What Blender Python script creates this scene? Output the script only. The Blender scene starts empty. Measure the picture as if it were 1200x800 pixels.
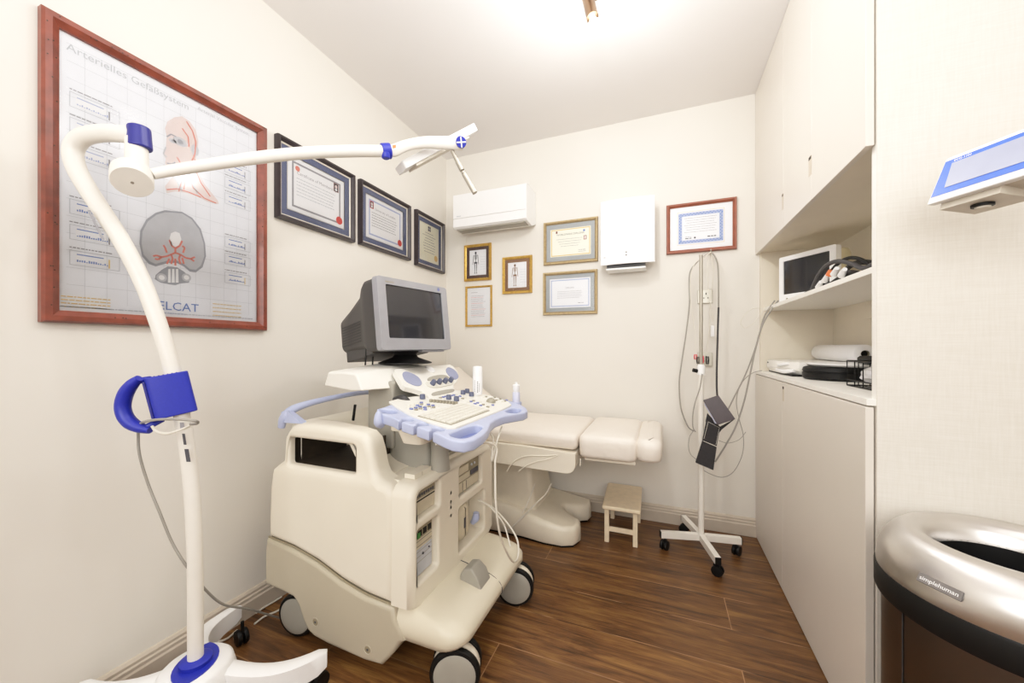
import bpy, math, random
from mathutils import Vector, Matrix
from mathutils.geometry import tessellate_polygon
random.seed(7)
C = bpy.context.scene.collection
PI = math.pi
F = 440.0
TH = math.atan(176/440)
SN, CS = math.sin(TH), math.cos(TH)
H = 1.0785                     # camera height

# ------------------------------------------------------------- sight-line helpers (measuring real positions)
def ray(x, y):
    a = (x-600)/F; b = (406-y)/F
    return Vector((-SN+a*CS, CS+a*SN, b))
def atY(x, y, Y):
    v = ray(x, y); v = v*(Y/v.y); return Vector((v.x, v.y, v.z+H))
def atX(x, y, X):
    v = ray(x, y); v = v*(X/v.x); return Vector((v.x, v.y, v.z+H))
def atZ(x, y, Z):
    v = ray(x, y); v = v*((Z-H)/v.z); return Vector((v.x, v.y, v.z+H))

# ------------------------------------------------------------- materials
def lin(c):
    c = c/255.0
    return c/12.92 if c <= .04045 else ((c+.055)/1.055)**2.4
def rgb(*c): return (lin(c[0]), lin(c[1]), lin(c[2]), 1)
def mat(name, col, rough=.5, metal=0, var=.04, scale=30, bump=0, coat=0, emit=0, spec=None):
    m = bpy.data.materials.new(name); m.use_nodes = True
    nt = m.node_tree; b = nt.nodes['Principled BSDF']
    b.inputs['Roughness'].default_value = rough; b.inputs['Metallic'].default_value = metal
    if coat:
        b.inputs['Coat Weight'].default_value = coat; b.inputs['Coat Roughness'].default_value = .06
    if spec is not None: b.inputs['Specular IOR Level'].default_value = spec
    c = rgb(*col)
    tc = nt.nodes.new('ShaderNodeTexCoord')
    n = nt.nodes.new('ShaderNodeTexNoise'); n.inputs['Scale'].default_value = scale; n.inputs['Detail'].default_value = 3
    nt.links.new(tc.outputs['Object'], n.inputs['Vector'])
    r = nt.nodes.new('ShaderNodeValToRGB')
    r.color_ramp.elements[0].position = .3; r.color_ramp.elements[1].position = .7
    r.color_ramp.elements[0].color = tuple(max(0, v*(1-var)) for v in c[:3])+(1,)
    r.color_ramp.elements[1].color = tuple(min(1, v*(1+var)) for v in c[:3])+(1,)
    nt.links.new(n.outputs['Fac'], r.inputs['Fac']); nt.links.new(r.outputs['Color'], b.inputs['Base Color'])
    if bump:
        bp = nt.nodes.new('ShaderNodeBump'); bp.inputs['Strength'].default_value = bump; bp.inputs['Distance'].default_value = .002
        nt.links.new(n.outputs['Fac'], bp.inputs['Height']); nt.links.new(bp.outputs['Normal'], b.inputs['Normal'])
    if emit:
        b.inputs['Emission Color'].default_value = c; b.inputs['Emission Strength'].default_value = emit
    return m

M = {}
M['wall'] = mat('wall_paint', (226, 222, 214), .75, var=.012, scale=3)
M['ceil'] = mat('ceiling_paint', (228, 225, 223), .85, var=.01, scale=3)
M['base'] = mat('skirting_paint', (196, 185, 170), .45, var=.02)
M['cab'] = mat('cabinet_lacquer', (222, 216, 207), .35, var=.01, scale=5)
M['cabin'] = mat('cabinet_inside', (226, 218, 202), .5, var=.02, scale=8)
M['cabedge'] = mat('cabinet_edge', (205, 194, 178), .45, var=.02)
M['white'] = mat('white_enamel', (240, 240, 240), .35, var=.01)
M['shelfw'] = mat('shelf_white', (240, 238, 232), .4, var=.01)
M['steelpaint'] = mat('stand_white', (232, 228, 220), .35, var=.015)
M['blue'] = mat('deep_blue_plastic', (30, 42, 165), .42, var=.05, scale=200, bump=.12)
M['navy'] = mat('navy_blue', (38, 40, 130), .35)
M['cart'] = mat('cart_cream', (230, 223, 207), .4, var=.015, scale=6)
M['skirt'] = mat('cart_greige', (184, 176, 157), .42, var=.02, scale=6)
M['cgrey'] = mat('cart_grey', (158, 155, 145), .45, var=.02)
M['console'] = mat('console_white', (232, 230, 222), .38, var=.01)
M['peri'] = mat('periwinkle_plastic', (176, 185, 216), .4, var=.02)
M['perid'] = mat('periwinkle_dark', (110, 120, 170), .5, var=.03)
M['pad'] = mat('speaker_cloth', (146, 152, 180), .8, var=.08, scale=600, bump=.3)
M['knob'] = mat('knob_slate', (92, 98, 122), .45)
M['key'] = mat('key_cream', (222, 219, 208), .5)
M['keyg'] = mat('key_grey', (150, 145, 130), .5)
M['dark'] = mat('dark_plastic', (46, 45, 46), .45, var=.06)
M['crt'] = mat('charcoal_plastic', (66, 64, 63), .5, var=.05, scale=200, bump=.1)
M['black'] = mat('black_rubber', (10, 10, 10), .5, spec=.3)
M['badge'] = mat('badge_grey', (112, 108, 106), .5)
M['silver'] = mat('silver_bezel', (158, 159, 165), .38, metal=.25, var=.03)
M['screen'] = mat('dark_screen', (40, 41, 46), .12, coat=.6, var=.05)
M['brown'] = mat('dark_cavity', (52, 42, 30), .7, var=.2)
M['drive'] = mat('drive_beige', (205, 196, 172), .5)
M['drived'] = mat('drive_taupe', (150, 140, 116), .5)
M['uph'] = mat('couch_vinyl', (236, 228, 218), .42, var=.015, scale=7, bump=1.0)
M['uph'].node_tree.nodes['Bump'].inputs['Distance'].default_value = .012
M['couch'] = mat('couch_plastic', (234, 227, 212), .38, var=.01)
M['couchs'] = mat('couch_base', (232, 224, 206), .38, var=.015)
M['stool'] = mat('cream_painted_wood', (236, 220, 192), .5, var=.05, scale=40)
M['cable'] = mat('grey_cable', (150, 147, 140), .5)
M['cablew'] = mat('white_cable', (222, 217, 205), .45)
M['cabled'] = mat('dark_cable', (58, 56, 58), .5)
M['wood_r'] = mat('mahogany', (122, 58, 42), .35, var=.25, scale=25, coat=.2)
M['wood_b'] = mat('brown_frame_wood', (140, 78, 56), .35, var=.12, scale=25)
M['wood_k'] = mat('dark_frame_wood', (50, 42, 46), .35, var=.2)
M['gold'] = mat('gold_leaf', (196, 158, 80), .32, metal=.6, var=.2, scale=80)
M['bronze'] = mat('antique_gold', (165, 145, 108), .38, metal=.4, var=.15, scale=80)
M['silver_slip'] = mat('silver_slip', (222, 216, 204), .35, metal=.4)
M['matblue'] = mat('blue_mount', (98, 106, 138), .8, var=.03)
M['matgrey'] = mat('grey_mount', (166, 170, 172), .8, var=.03)
M['matbrown'] = mat('brown_mount', (92, 72, 66), .8, var=.05)
M['mattan'] = mat('tan_mount', (142, 108, 80), .8, var=.05)
M['paper'] = mat('paper_white', (240, 240, 242), .6, var=.01)
M['cream'] = mat('paper_cream', (240, 238, 222), .6, var=.01)
M['paperb'] = mat('poster_paper', (236, 238, 244), .6, var=.012)
M['ink'] = mat('ink_grey', (150, 150, 156), .7)
M['inkl'] = mat('ink_light', (192, 196, 202), .7)
M['inkd'] = mat('ink_dark', (74, 74, 82), .7)
M['inkb'] = mat('ink_blue', (112, 138, 196), .7)
M['inklb'] = mat('ink_light_blue', (168, 180, 214), .7)
M['inko'] = mat('ink_orange', (226, 196, 130), .7)
M['red'] = mat('seal_red', (206, 68, 62), .5)
M['vessel'] = mat('vessel_red', (222, 132, 118), .7)
M['skinp'] = mat('printed_skin', (226, 210, 207), .7)
M['greyp'] = mat('printed_grey', (196, 198, 204), .7)
M['greyd'] = mat('printed_dark_grey', (160, 163, 172), .7)
M['chrome'] = mat('brushed_nickel', (128, 104, 82), .32, metal=.9)
M['satin'] = mat('satin_grey_metal', (168, 162, 150), .35, metal=.5)
M['devblue'] = mat('panel_blue', (40, 92, 205), .35)
M['devscreen'] = mat('panel_display', (150, 157, 184), .3, coat=.3, var=.03)
M['devgrey'] = mat('device_underside', (206, 199, 186), .5)
M['sock'] = mat('socket_metal', (188, 184, 172), .35, metal=.5)
M['redclip'] = mat('red_clip', (214, 60, 78), .4)
M['pouch'] = mat('black_fabric', (34, 31, 33), .75, var=.2, scale=90, bump=.3)
M['pouchp'] = mat('brown_black_vinyl', (66, 56, 60), .45, var=.1)
M['lav'] = mat('pale_lavender', (205, 208, 228), .5)
M['bulb'] = mat('bulb_glow', (255, 250, 240), .3, emit=14)
M['yellowed'] = mat('yellowed_plastic', (232, 222, 188), .45)
M['bag'] = mat('clear_bag', (205, 205, 208), .25, coat=.5)
M['greenled'] = mat('green_led', (60, 130, 60), .4)
M['orange'] = mat('orange_sticker', (220, 120, 70), .5)

def glass_mat():
    m = bpy.data.materials.new('picture_glass'); m.use_nodes = True; nt = m.node_tree
    for n in list(nt.nodes): nt.nodes.remove(n)
    o = nt.nodes.new('ShaderNodeOutputMaterial'); mx = nt.nodes.new('ShaderNodeMixShader')
    t = nt.nodes.new('ShaderNodeBsdfTransparent'); g = nt.nodes.new('ShaderNodeBsdfGlossy')
    g.inputs['Roughness'].default_value = .14
    f = nt.nodes.new('ShaderNodeFresnel'); f.inputs['IOR'].default_value = 1.45
    nt.links.new(f.outputs[0], mx.inputs[0]); nt.links.new(t.outputs[0], mx.inputs[1]); nt.links.new(g.outputs[0], mx.inputs[2])
    nt.links.new(mx.outputs[0], o.inputs[0])
    return m
M['glass'] = glass_mat()

def steel_mat(name, col, rough):
    m = bpy.data.materials.new(name); m.use_nodes = True; nt = m.node_tree; b = nt.nodes['Principled BSDF']
    b.inputs['Metallic'].default_value = 1; b.inputs['Base Color'].default_value = rgb(*col)
    b.inputs['Anisotropic'].default_value = .5
    tc = nt.nodes.new('ShaderNodeTexCoord'); mp = nt.nodes.new('ShaderNodeMapping'); mp.inputs['Scale'].default_value = (1, 1, 60)
    n = nt.nodes.new('ShaderNodeTexNoise'); n.inputs['Scale'].default_value = 9; n.inputs['Detail'].default_value = 5
    mr = nt.nodes.new('ShaderNodeMapRange'); mr.inputs['To Min'].default_value = rough-.05; mr.inputs['To Max'].default_value = rough+.08
    nt.links.new(tc.outputs['Object'], mp.inputs['Vector']); nt.links.new(mp.outputs[0], n.inputs['Vector'])
    nt.links.new(n.outputs['Fac'], mr.inputs['Value']); nt.links.new(mr.outputs[0], b.inputs['Roughness'])
    return m
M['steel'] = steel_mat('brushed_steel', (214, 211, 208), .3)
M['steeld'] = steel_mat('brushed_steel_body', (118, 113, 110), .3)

def floor_mat():
    m = bpy.data.materials.new('oak_floor'); m.use_nodes = True; nt = m.node_tree; b = nt.nodes['Principled BSDF']
    L = nt.links.new
    tc = nt.nodes.new('ShaderNodeTexCoord')
    mp = nt.nodes.new('ShaderNodeMapping'); mp.inputs['Location'].default_value = (.55, -.081, 0)
    L(tc.outputs['Object'], mp.inputs['Vector'])
    br = nt.nodes.new('ShaderNodeTexBrick'); br.offset = .41; br.offset_frequency = 2; br.squash = 1
    br.inputs['Scale'].default_value = 1; br.inputs['Brick Width'].default_value = 1.35; br.inputs['Row Height'].default_value = .195
    br.inputs['Mortar Size'].default_value = .0019; br.inputs['Mortar Smooth'].default_value = .3; br.inputs['Bias'].default_value = 0
    br.inputs['Color1'].default_value = (0, 0, 0, 1); br.inputs['Color2'].default_value = (1, 1, 1, 1); br.inputs['Mortar'].default_value = (.5, .5, .5, 1)
    L(mp.outputs[0], br.inputs['Vector'])
    # grain
    g = nt.nodes.new('ShaderNodeMapping'); g.inputs['Scale'].default_value = (.9, 9, 1)
    L(tc.outputs['Object'], g.inputs['Vector'])
    off = nt.nodes.new('ShaderNodeVectorMath'); off.operation = 'MULTIPLY_ADD'; off.inputs[1].default_value = (7, 7, 7)
    L(br.outputs['Color'], off.inputs[0]); L(g.outputs[0], off.inputs[2])
    n1 = nt.nodes.new('ShaderNodeTexNoise'); n1.inputs['Scale'].default_value = 3.2; n1.inputs['Detail'].default_value = 8; n1.inputs['Roughness'].default_value = .62; n1.inputs['Distortion'].default_value = .9
    L(off.outputs[0], n1.inputs['Vector'])
    g2 = nt.nodes.new('ShaderNodeMapping'); g2.inputs['Scale'].default_value = (6, 160, 1)
    L(tc.outputs['Object'], g2.inputs['Vector'])
    n2 = nt.nodes.new('ShaderNodeTexNoise'); n2.inputs['Scale'].default_value = 2; n2.inputs['Detail'].default_value = 4
    L(g2.outputs[0], n2.inputs['Vector'])
    r1 = nt.nodes.new('ShaderNodeValToRGB'); e = r1.color_ramp.elements
    e[0].position = .30; e[0].color = rgb(62, 42, 22); e[1].position = .74; e[1].color = rgb(160, 120, 66)
    x = e.new(.5); x.color = rgb(122, 82, 46)
    L(n1.outputs['Fac'], r1.inputs['Fac'])
    mx = nt.nodes.new('ShaderNodeMix'); mx.data_type = 'RGBA'; mx.blend_type = 'MULTIPLY'; mx.inputs['Factor'].default_value = .85
    r2 = nt.nodes.new('ShaderNodeValToRGB'); r2.color_ramp.elements[0].position = .35; r2.color_ramp.elements[0].color = (.62, .58, .55, 1); r2.color_ramp.elements[1].position = .6
    L(n2.outputs['Fac'], r2.inputs['Fac']); L(r1.outputs[0], mx.inputs[6]); L(r2.outputs[0], mx.inputs[7])
    mx2 = nt.nodes.new('ShaderNodeMix'); mx2.data_type = 'RGBA'; mx2.blend_type = 'MULTIPLY'; mx2.inputs['Factor'].default_value = .8
    r3 = nt.nodes.new('ShaderNodeValToRGB'); r3.color_ramp.elements[0].color = (.66, .64, .62, 1); r3.color_ramp.elements[1].color = (1, .98, .94, 1)
    L(br.outputs['Color'], r3.inputs['Fac']); L(mx.outputs[2], mx2.inputs[6]); L(r3.outputs[0], mx2.inputs[7])
    # seam: bevel highlights painted in as a pale edge, dark joint in between
    mx3 = nt.nodes.new('ShaderNodeMix'); mx3.data_type = 'RGBA'
    n3 = nt.nodes.new('ShaderNodeTexNoise'); n3.inputs['Scale'].default_value = 5
    L(tc.outputs['Object'], n3.inputs['Vector'])
    r4 = nt.nodes.new('ShaderNodeValToRGB'); r4.color_ramp.elements[0].position = .38; r4.color_ramp.elements[0].color = rgb(50, 30, 18); r4.color_ramp.elements[1].position = .52; r4.color_ramp.elements[1].color = rgb(160, 122, 86)
    L(n3.outputs['Fac'], r4.inputs['Fac'])
    L(br.outputs['Fac'], mx3.inputs[0]); L(mx2.outputs[2], mx3.inputs[6]); L(r4.outputs[0], mx3.inputs[7])
    L(mx3.outputs[2], b.inputs['Base Color'])
    mr = nt.nodes.new('ShaderNodeMapRange'); mr.inputs['To Min'].default_value = .28; mr.inputs['To Max'].default_value = .5
    L(n1.outputs['Fac'], mr.inputs['Value']); L(mr.outputs[0], b.inputs['Roughness'])
    bp = nt.nodes.new('ShaderNodeBump'); bp.inputs['Strength'].default_value = .3; bp.inputs['Distance'].default_value = .001
    L(n2.outputs['Fac'], bp.inputs['Height']); L(bp.outputs[0], b.inputs['Normal'])
    return m
M['floor'] = floor_mat()

def linen_mat():
    m = bpy.data.materials.new('linen_wallcovering'); m.use_nodes = True; nt = m.node_tree; b = nt.nodes['Principled BSDF']
    b.inputs['Roughness'].default_value = .7; L = nt.links.new
    tc = nt.nodes.new('ShaderNodeTexCoord'); out = []
    for sc in ((260, 1, 16), (16, 1, 260)):
        mp = nt.nodes.new('ShaderNodeMapping'); mp.inputs['Scale'].default_value = sc
        n = nt.nodes.new('ShaderNodeTexNoise'); n.inputs['Scale'].default_value = 1; n.inputs['Detail'].default_value = 3
        L(tc.outputs['Object'], mp.inputs['Vector']); L(mp.outputs[0], n.inputs['Vector']); out.append(n)
    ad = nt.nodes.new('ShaderNodeMath'); ad.operation = 'ADD'; L(out[0].outputs['Fac'], ad.inputs[0]); L(out[1].outputs['Fac'], ad.inputs[1])
    r = nt.nodes.new('ShaderNodeMapRange'); r.inputs['From Min'].default_value = .6; r.inputs['From Max'].default_value = 1.4
    L(ad.outputs[0], r.inputs['Value'])
    cr = nt.nodes.new('ShaderNodeValToRGB'); cr.color_ramp.elements[0].color = rgb(219, 214, 204); cr.color_ramp.elements[1].color = rgb(229, 225, 217)
    L(r.outputs[0], cr.inputs['Fac']); L(cr.outputs[0], b.inputs['Base Color'])
    bp = nt.nodes.new('ShaderNodeBump'); bp.inputs['Strength'].default_value = .15; bp.inputs['Distance'].default_value = .001
    L(ad.outputs[0], bp.inputs['Height']); L(bp.outputs[0], b.inputs['Normal'])
    return m
M['linen'] = linen_mat()

# ------------------------------------------------------------- mesh builder
class MB:
    def __init__(s, m=None):
        s.v = []; s.f = []; s.mi = []; s.mats = []; s.cur = 0; s.X = Matrix.Identity(4)
        if m: s.use(m)
    def use(s, m):
        if m not in s.mats: s.mats.append(m)
        s.cur = s.mats.index(m); return s
    def add(s, vs, fs):
        n = len(s.v)
        s.v += [s.X @ Vector(p) for p in vs]
        s.f += [[n+i for i in f] for f in fs]; s.mi += [s.cur]*len(fs)
        return s
    def box(s, a, b):
        x0, y0, z0 = a; x1, y1, z1 = b
        vs = [(x0,y0,z0),(x1,y0,z0),(x1,y1,z0),(x0,y1,z0),(x0,y0,z1),(x1,y0,z1),(x1,y1,z1),(x0,y1,z1)]
        return s.add(vs, [(0,3,2,1),(4,5,6,7),(0,1,5,4),(1,2,6,5),(2,3,7,6),(3,0,4,7)])
    def loft(s, rings, cap0=True, cap1=True, closed=True):
        k = len(rings[0]); vs = [p for r in rings for p in r]; fs = []
        for i in range(len(rings)-1):
            for j in range(k if closed else k-1):
                a = i*k+j; b = i*k+(j+1) % k
                fs.append((a, b, b+k, a+k))
        if cap0: fs.append(tuple(range(k-1, -1, -1)))
        if cap1: fs.append(tuple((len(rings)-1)*k+j for j in range(k)))
        return s.add(vs, fs)
    def lathe(s, prof, c=(0, 0, 0), seg=32, axis='z', cap0=True, cap1=True):
        rings = []
        for r, z in prof:
            ring = []
            for j in range(seg):
                t = 2*PI*j/seg; p = (r*math.cos(t), r*math.sin(t), z)
                if axis == 'y': p = (p[0], z, p[1])
                if axis == 'x': p = (z, p[0], p[1])
                ring.append((c[0]+p[0], c[1]+p[1], c[2]+p[2]))
            rings.append(ring)
        return s.loft(rings, cap0, cap1)
    def tube(s, pts, r, seg=12, smooth=True, cap=True, step=6, squash=None):
        pts = [Vector(p) for p in pts]
        rs = r if isinstance(r, (list, tuple)) else [r]*len(pts)
        if smooth and len(pts) > 2:
            q = []; rr = []
            P = [pts[0]*2-pts[1]]+pts+[pts[-1]*2-pts[-2]]
            for i in range(1, len(P)-2):
                for k in range(step):
                    t = k/step
                    a, b, c, d = P[i-1], P[i], P[i+1], P[i+2]
                    q.append(.5*((2*b)+(c-a)*t+(2*a-5*b+4*c-d)*t*t+(3*b-a-3*c+d)*t**3))
                    rr.append(rs[i-1]*(1-t)+rs[i]*t)
            q.append(pts[-1]); rr.append(rs[-1]); pts, rs = q, rr
        rings = []; up = None
        for i, p in enumerate(pts):
            d = (pts[min(i+1, len(pts)-1)]-pts[max(i-1, 0)]).normalized()
            if up is None:
                up = Vector((0, 0, 1)) if abs(d.z) < .9 else Vector((1, 0, 0))
            n = (up-d*up.dot(d)).normalized(); up = n; bnr = d.cross(n)
            sx, sy = (squash or (1, 1))
            rings.append([p+(n*math.cos(2*PI*j/seg)*sx+bnr*math.sin(2*PI*j/seg)*sy)*rs[i] for j in range(seg)])
        return s.loft(rings, cap, cap)
    def prism(s, outline, vec, holes=()):
        """outline: 3D points; extruded along vec; holes: lists of 3D points"""
        vec = Vector(vec); loops = [[Vector(p) for p in outline]]+[[Vector(p) for p in h] for h in holes]
        flat = [p for l in loops for p in l]; n = len(flat)
        tris = tessellate_polygon(loops)
        fs = [tuple(t) for t in tris]+[tuple(i+n for i in reversed(t)) for t in tris]
        o = 0
        for l in loops:
            k = len(l)
            for j in range(k):
                a = o+j; b = o+(j+1) % k; fs.append((a, b, b+n, a+n))
            o += k
        return s.add(flat+[p+vec for p in flat], fs)
    def quad(s, *p): return s.add(p, [tuple(range(len(p)))])
    def text(s, body, size, mtx, align='LEFT', thick=0):
        cu = bpy.data.curves.new('t', 'FONT'); cu.body = body; cu.size = size; cu.align_x = align; cu.extrude = thick
        cu.resolution_u = 2
        o = bpy.data.objects.new('t', cu); C.objects.link(o)
        bpy.context.view_layer.update()
        me = bpy.data.meshes.new_from_object(o.evaluated_get(bpy.context.evaluated_depsgraph_get()))
        vs = [mtx @ v.co for v in me.vertices]; fs = [tuple(p.vertices) for p in me.polygons]
        bpy.data.objects.remove(o); bpy.data.curves.remove(cu); bpy.data.meshes.remove(me)
        return s.add(vs, fs)
    def build(s, name, parent=None, bevel=0, seg=2, sharp=40, label=None, sub=0, bang=30, fix=True):
        me = bpy.data.meshes.new(name)
        off = world(parent) if parent else Matrix.Identity(4)
        inv = off.inverted()
        me.from_pydata([inv @ p for p in s.v], [], s.f)
        for m in s.mats: me.materials.append(M[m])
        for p, i in zip(me.polygons, s.mi): p.material_index = i
        me.update()
        import bmesh
        bm = bmesh.new(); bm.from_mesh(me)
        if bevel: bmesh.ops.remove_doubles(bm, verts=bm.verts, dist=1e-5)
        if fix: bmesh.ops.recalc_face_normals(bm, faces=bm.faces)
        bm.to_mesh(me); bm.free()
        for p in me.polygons: p.use_smooth = True
        if not bevel and not sub: me.set_sharp_from_angle(angle=math.radians(sharp))
        o = bpy.data.objects.new(name, me); C.objects.link(o)
        if parent: o.parent = parent
        if bevel:
            b = o.modifiers.new('bevel', 'BEVEL'); b.width = bevel; b.segments = seg; b.limit_method = 'ANGLE'
            b.angle_limit = math.radians(bang); b.harden_normals = True
        if sub:
            b = o.modifiers.new('sub', 'SUBSURF'); b.levels = sub; b.render_levels = sub
        if label: o['label'] = label
        return o

def world(o):
    m = Matrix.Identity(4)
    while o is not None:
        m = Matrix.LocRotScale(o.location, o.rotation_euler, o.scale) @ m
        o = o.parent
    return m
def thing(name, label, cat, loc, group=None, rz=0):
    o = bpy.data.objects.new(name, None); C.objects.link(o); o.empty_display_size = .05
    o.location = loc; o.rotation_euler = (0, 0, rz); o['label'] = label; o['category'] = cat
    if group: o['group'] = group
    return o
def tag(o, label, cat, group=None):
    o['label'] = label; o['category'] = cat
    if group: o['group'] = group
    return o
def struct(o):
    o['kind'] = 'structure'; return o
def arc(cx, cy, r, a0, a1, n):
    return [(cx+r*math.cos(math.radians(a0+(a1-a0)*i/n)), cy+r*math.sin(math.radians(a0+(a1-a0)*i/n))) for i in range(n+1)]
def rrect(x0, y0, x1, y1, r, n=5):
    return arc(x1-r, y0+r, r, -90, 0, n)+arc(x1-r, y1-r, r, 0, 90, n)+arc(x0+r, y1-r, r, 90, 180, n)+arc(x0+r, y0+r, r, 180, 270, n)

# ------------------------------------------------------------- room shell
XL, YB, ZC, XC = -1.545, 2.5, 2.518, .492
struct(MB('floor').box((XL-.1, -1.6, -.1), (1.8, YB+.1, 0)).build('floor'))
struct(MB('ceil').box((XL-.1, -1.6, ZC), (1.8, YB+.1, ZC+.1)).build('ceiling'))
struct(MB('wall').box((XL-.1, -1.6, 0), (XL, YB+.1, ZC)).build('wall_left'))
struct(MB('wall').box((XL, YB, 0), (.95, YB+.1, ZC)).build('wall_back'))
struct(MB('wall').box((.86, 1.27, 0), (.95, YB, ZC)).build('wall_right'))
struct(MB('linen').box((.5135, 1.247, 0), (1.7, 1.27, ZC)).build('wall_linen'))
struct(MB('wall').box((1.7, -1.6, 0), (1.8, 1.27, ZC)).build('wall_far_right'))
struct(MB('wall').box((XL, -1.6, 0), (1.7, -1.5, ZC)).build('wall_front'))
def baseboard(name, p0, p1, nrm):
    p0 = Vector(p0); p1 = Vector(p1); n = Vector(nrm)
    prof = [(0, 0), (.020, 0), (.020, .062), (.016, .068), (.016, .078), (.012, .083), (.012, .092), (.006, .1), (0, .102)]
    mb = MB('base').loft([[p0+n*a+Vector((0, 0, b)) for a, b in prof], [p1+n*a+Vector((0, 0, b)) for a, b in prof]])
    return struct(mb.build(name, sharp=25))
baseboard('baseboard_left', (XL, -1.5, 0), (XL, YB, 0), (1, 0, 0))
baseboard('baseboard_back', (XL+.02, YB, 0), (XC+.02, YB, 0), (0, -1, 0))

# ------------------------------------------------------------- right wall cupboards
t = thing('base_cabinet', 'cream lacquered base cabinet with two flat doors under the open shelves', 'cabinet', (.68, 1.87, 0))
MB('cabin').box((.512, 1.272, .05), (.855, 2.497, .925)).build('carcass', t)
MB('black').box((.53, 1.272, 0), (.855, 2.497, .05)).build('plinth', t)
def slot_door(name, y0, y1, z0, z1, slots, parent):
    ol = [(XC, y0, z0), (XC, y1, z0), (XC, y1, z1), (XC, y0, z1)]
    d = MB('cab').box((XC, y0, z0), (XC+.018, y1, z1)).build(name, parent, bevel=.0015)
    for (sy0, sy1, sz0, sz1) in slots:
        h = MB('cabedge').box((XC-.0004, sy0, sz0), (XC+.003, sy1, sz1)); h.use('brown').box((XC-.0008, sy0+.001, sz1-.012), (XC+.003, sy1-.001, sz1-.001))
        h.build('handle_slot', d)
    return d
slot_door('door', 1.252, 1.978, .006, .921, [(1.955, 1.978, .84, .905)], t)
slot_door('door', 1.982, 2.49, .006, .921, [], t)
w = MB('shelfw').box((XC+.002, 1.25, .925), (.856, 2.498, .943)).build('worktop', None, bevel=.001)
tag(w, 'white worktop lying on the low base cabinet', 'worktop')
t = thing('wall_cabinet', 'tall cream lacquered overhead cabinet with three doors reaching the ceiling', 'cabinet', (.68, 1.87, 1.6))
MB('cabin').box((.512, 1.272, 1.606), (.855, 2.497, ZC-.001)).build('carcass', t)
for y0, y1, sl in ((1.25, 1.631, []), (1.634, 1.964, [(1.6335, 1.66, 1.69, 1.76)]), (1.967, 2.496, [(1.967, 1.985, 1.68, 1.75)])):
    slot_door('door', y0, y1, 1.6, ZC-.002, sl, t)
# niche side and back
t = thing('shelf_unit', 'open white shelf niche between base cabinet and overhead cabinet', 'shelf unit', (.68, 1.87, .943))
MB('cabin').box((.842, 1.272, .943), (.857, 2.497, 1.606)).build('back_panel', t)
MB('shelfw').box((.513, 1.25, .943), (.842, 1.272, 1.6)).build('side_panel', t, bevel=.001)
MB('shelfw').box((.53, 1.272, 1.278), (.842, 2.49, 1.296)).build('shelf', t, bevel=.0015)
MB('cabin').box((.822, 1.272, 1.20), (.842, 2.1, 1.26)).build('rail', t, bevel=.002)
MB('cabin').box((.513, 2.48, .943), (.842, 2.4975, 1.606)).build('side_panel', t)

# ------------------------------------------------------------- framed pictures
def frame_xf(side, u, v):
    """local (x right, y up, z out of wall) at wall point"""
    if side == 'L':
        return Matrix(((0, 0, 1, XL+.001), (1, 0, 0, u), (0, 1, 0, v), (0, 0, 0, 1)))
    return Matrix(((1, 0, 0, u), (0, 0, -1, YB-.001), (0, 1, 0, v), (0, 0, 0, 1)))
def dashes(mb, x0, x1, y, h, z=.0072, gap=.3, rnd=random):
    x = x0
    while x < x1-h:
        w_ = min(rnd.uniform(1.2, 5)*h, x1-x)
        mb.quad((x, y, z), (x+w_, y, z), (x+w_, y+h, z), (x, y+h, z)); x += w_+h*.7
def rect(mb, x0, y0, x1, y1, z): mb.quad((x0, y0, z), (x1, y0, z), (x1, y1, z), (x0, y1, z))
def disc(mb, cx, cy, r, z, n=20, sy=1): mb.add([(cx+r*math.cos(2*PI*i/n), cy+r*sy*math.sin(2*PI*i/n), z) for i in range(n)], [tuple(range(n))])
def ringr(mb, x0, y0, x1, y1, w, z):
    rect(mb, x0, y0, x1, y0+w, z); rect(mb, x0, y1-w, x1, y1, z); rect(mb, x0, y0+w, x0+w, y1-w, z); rect(mb, x1-w, y0+w, x1, y1-w, z)
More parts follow.
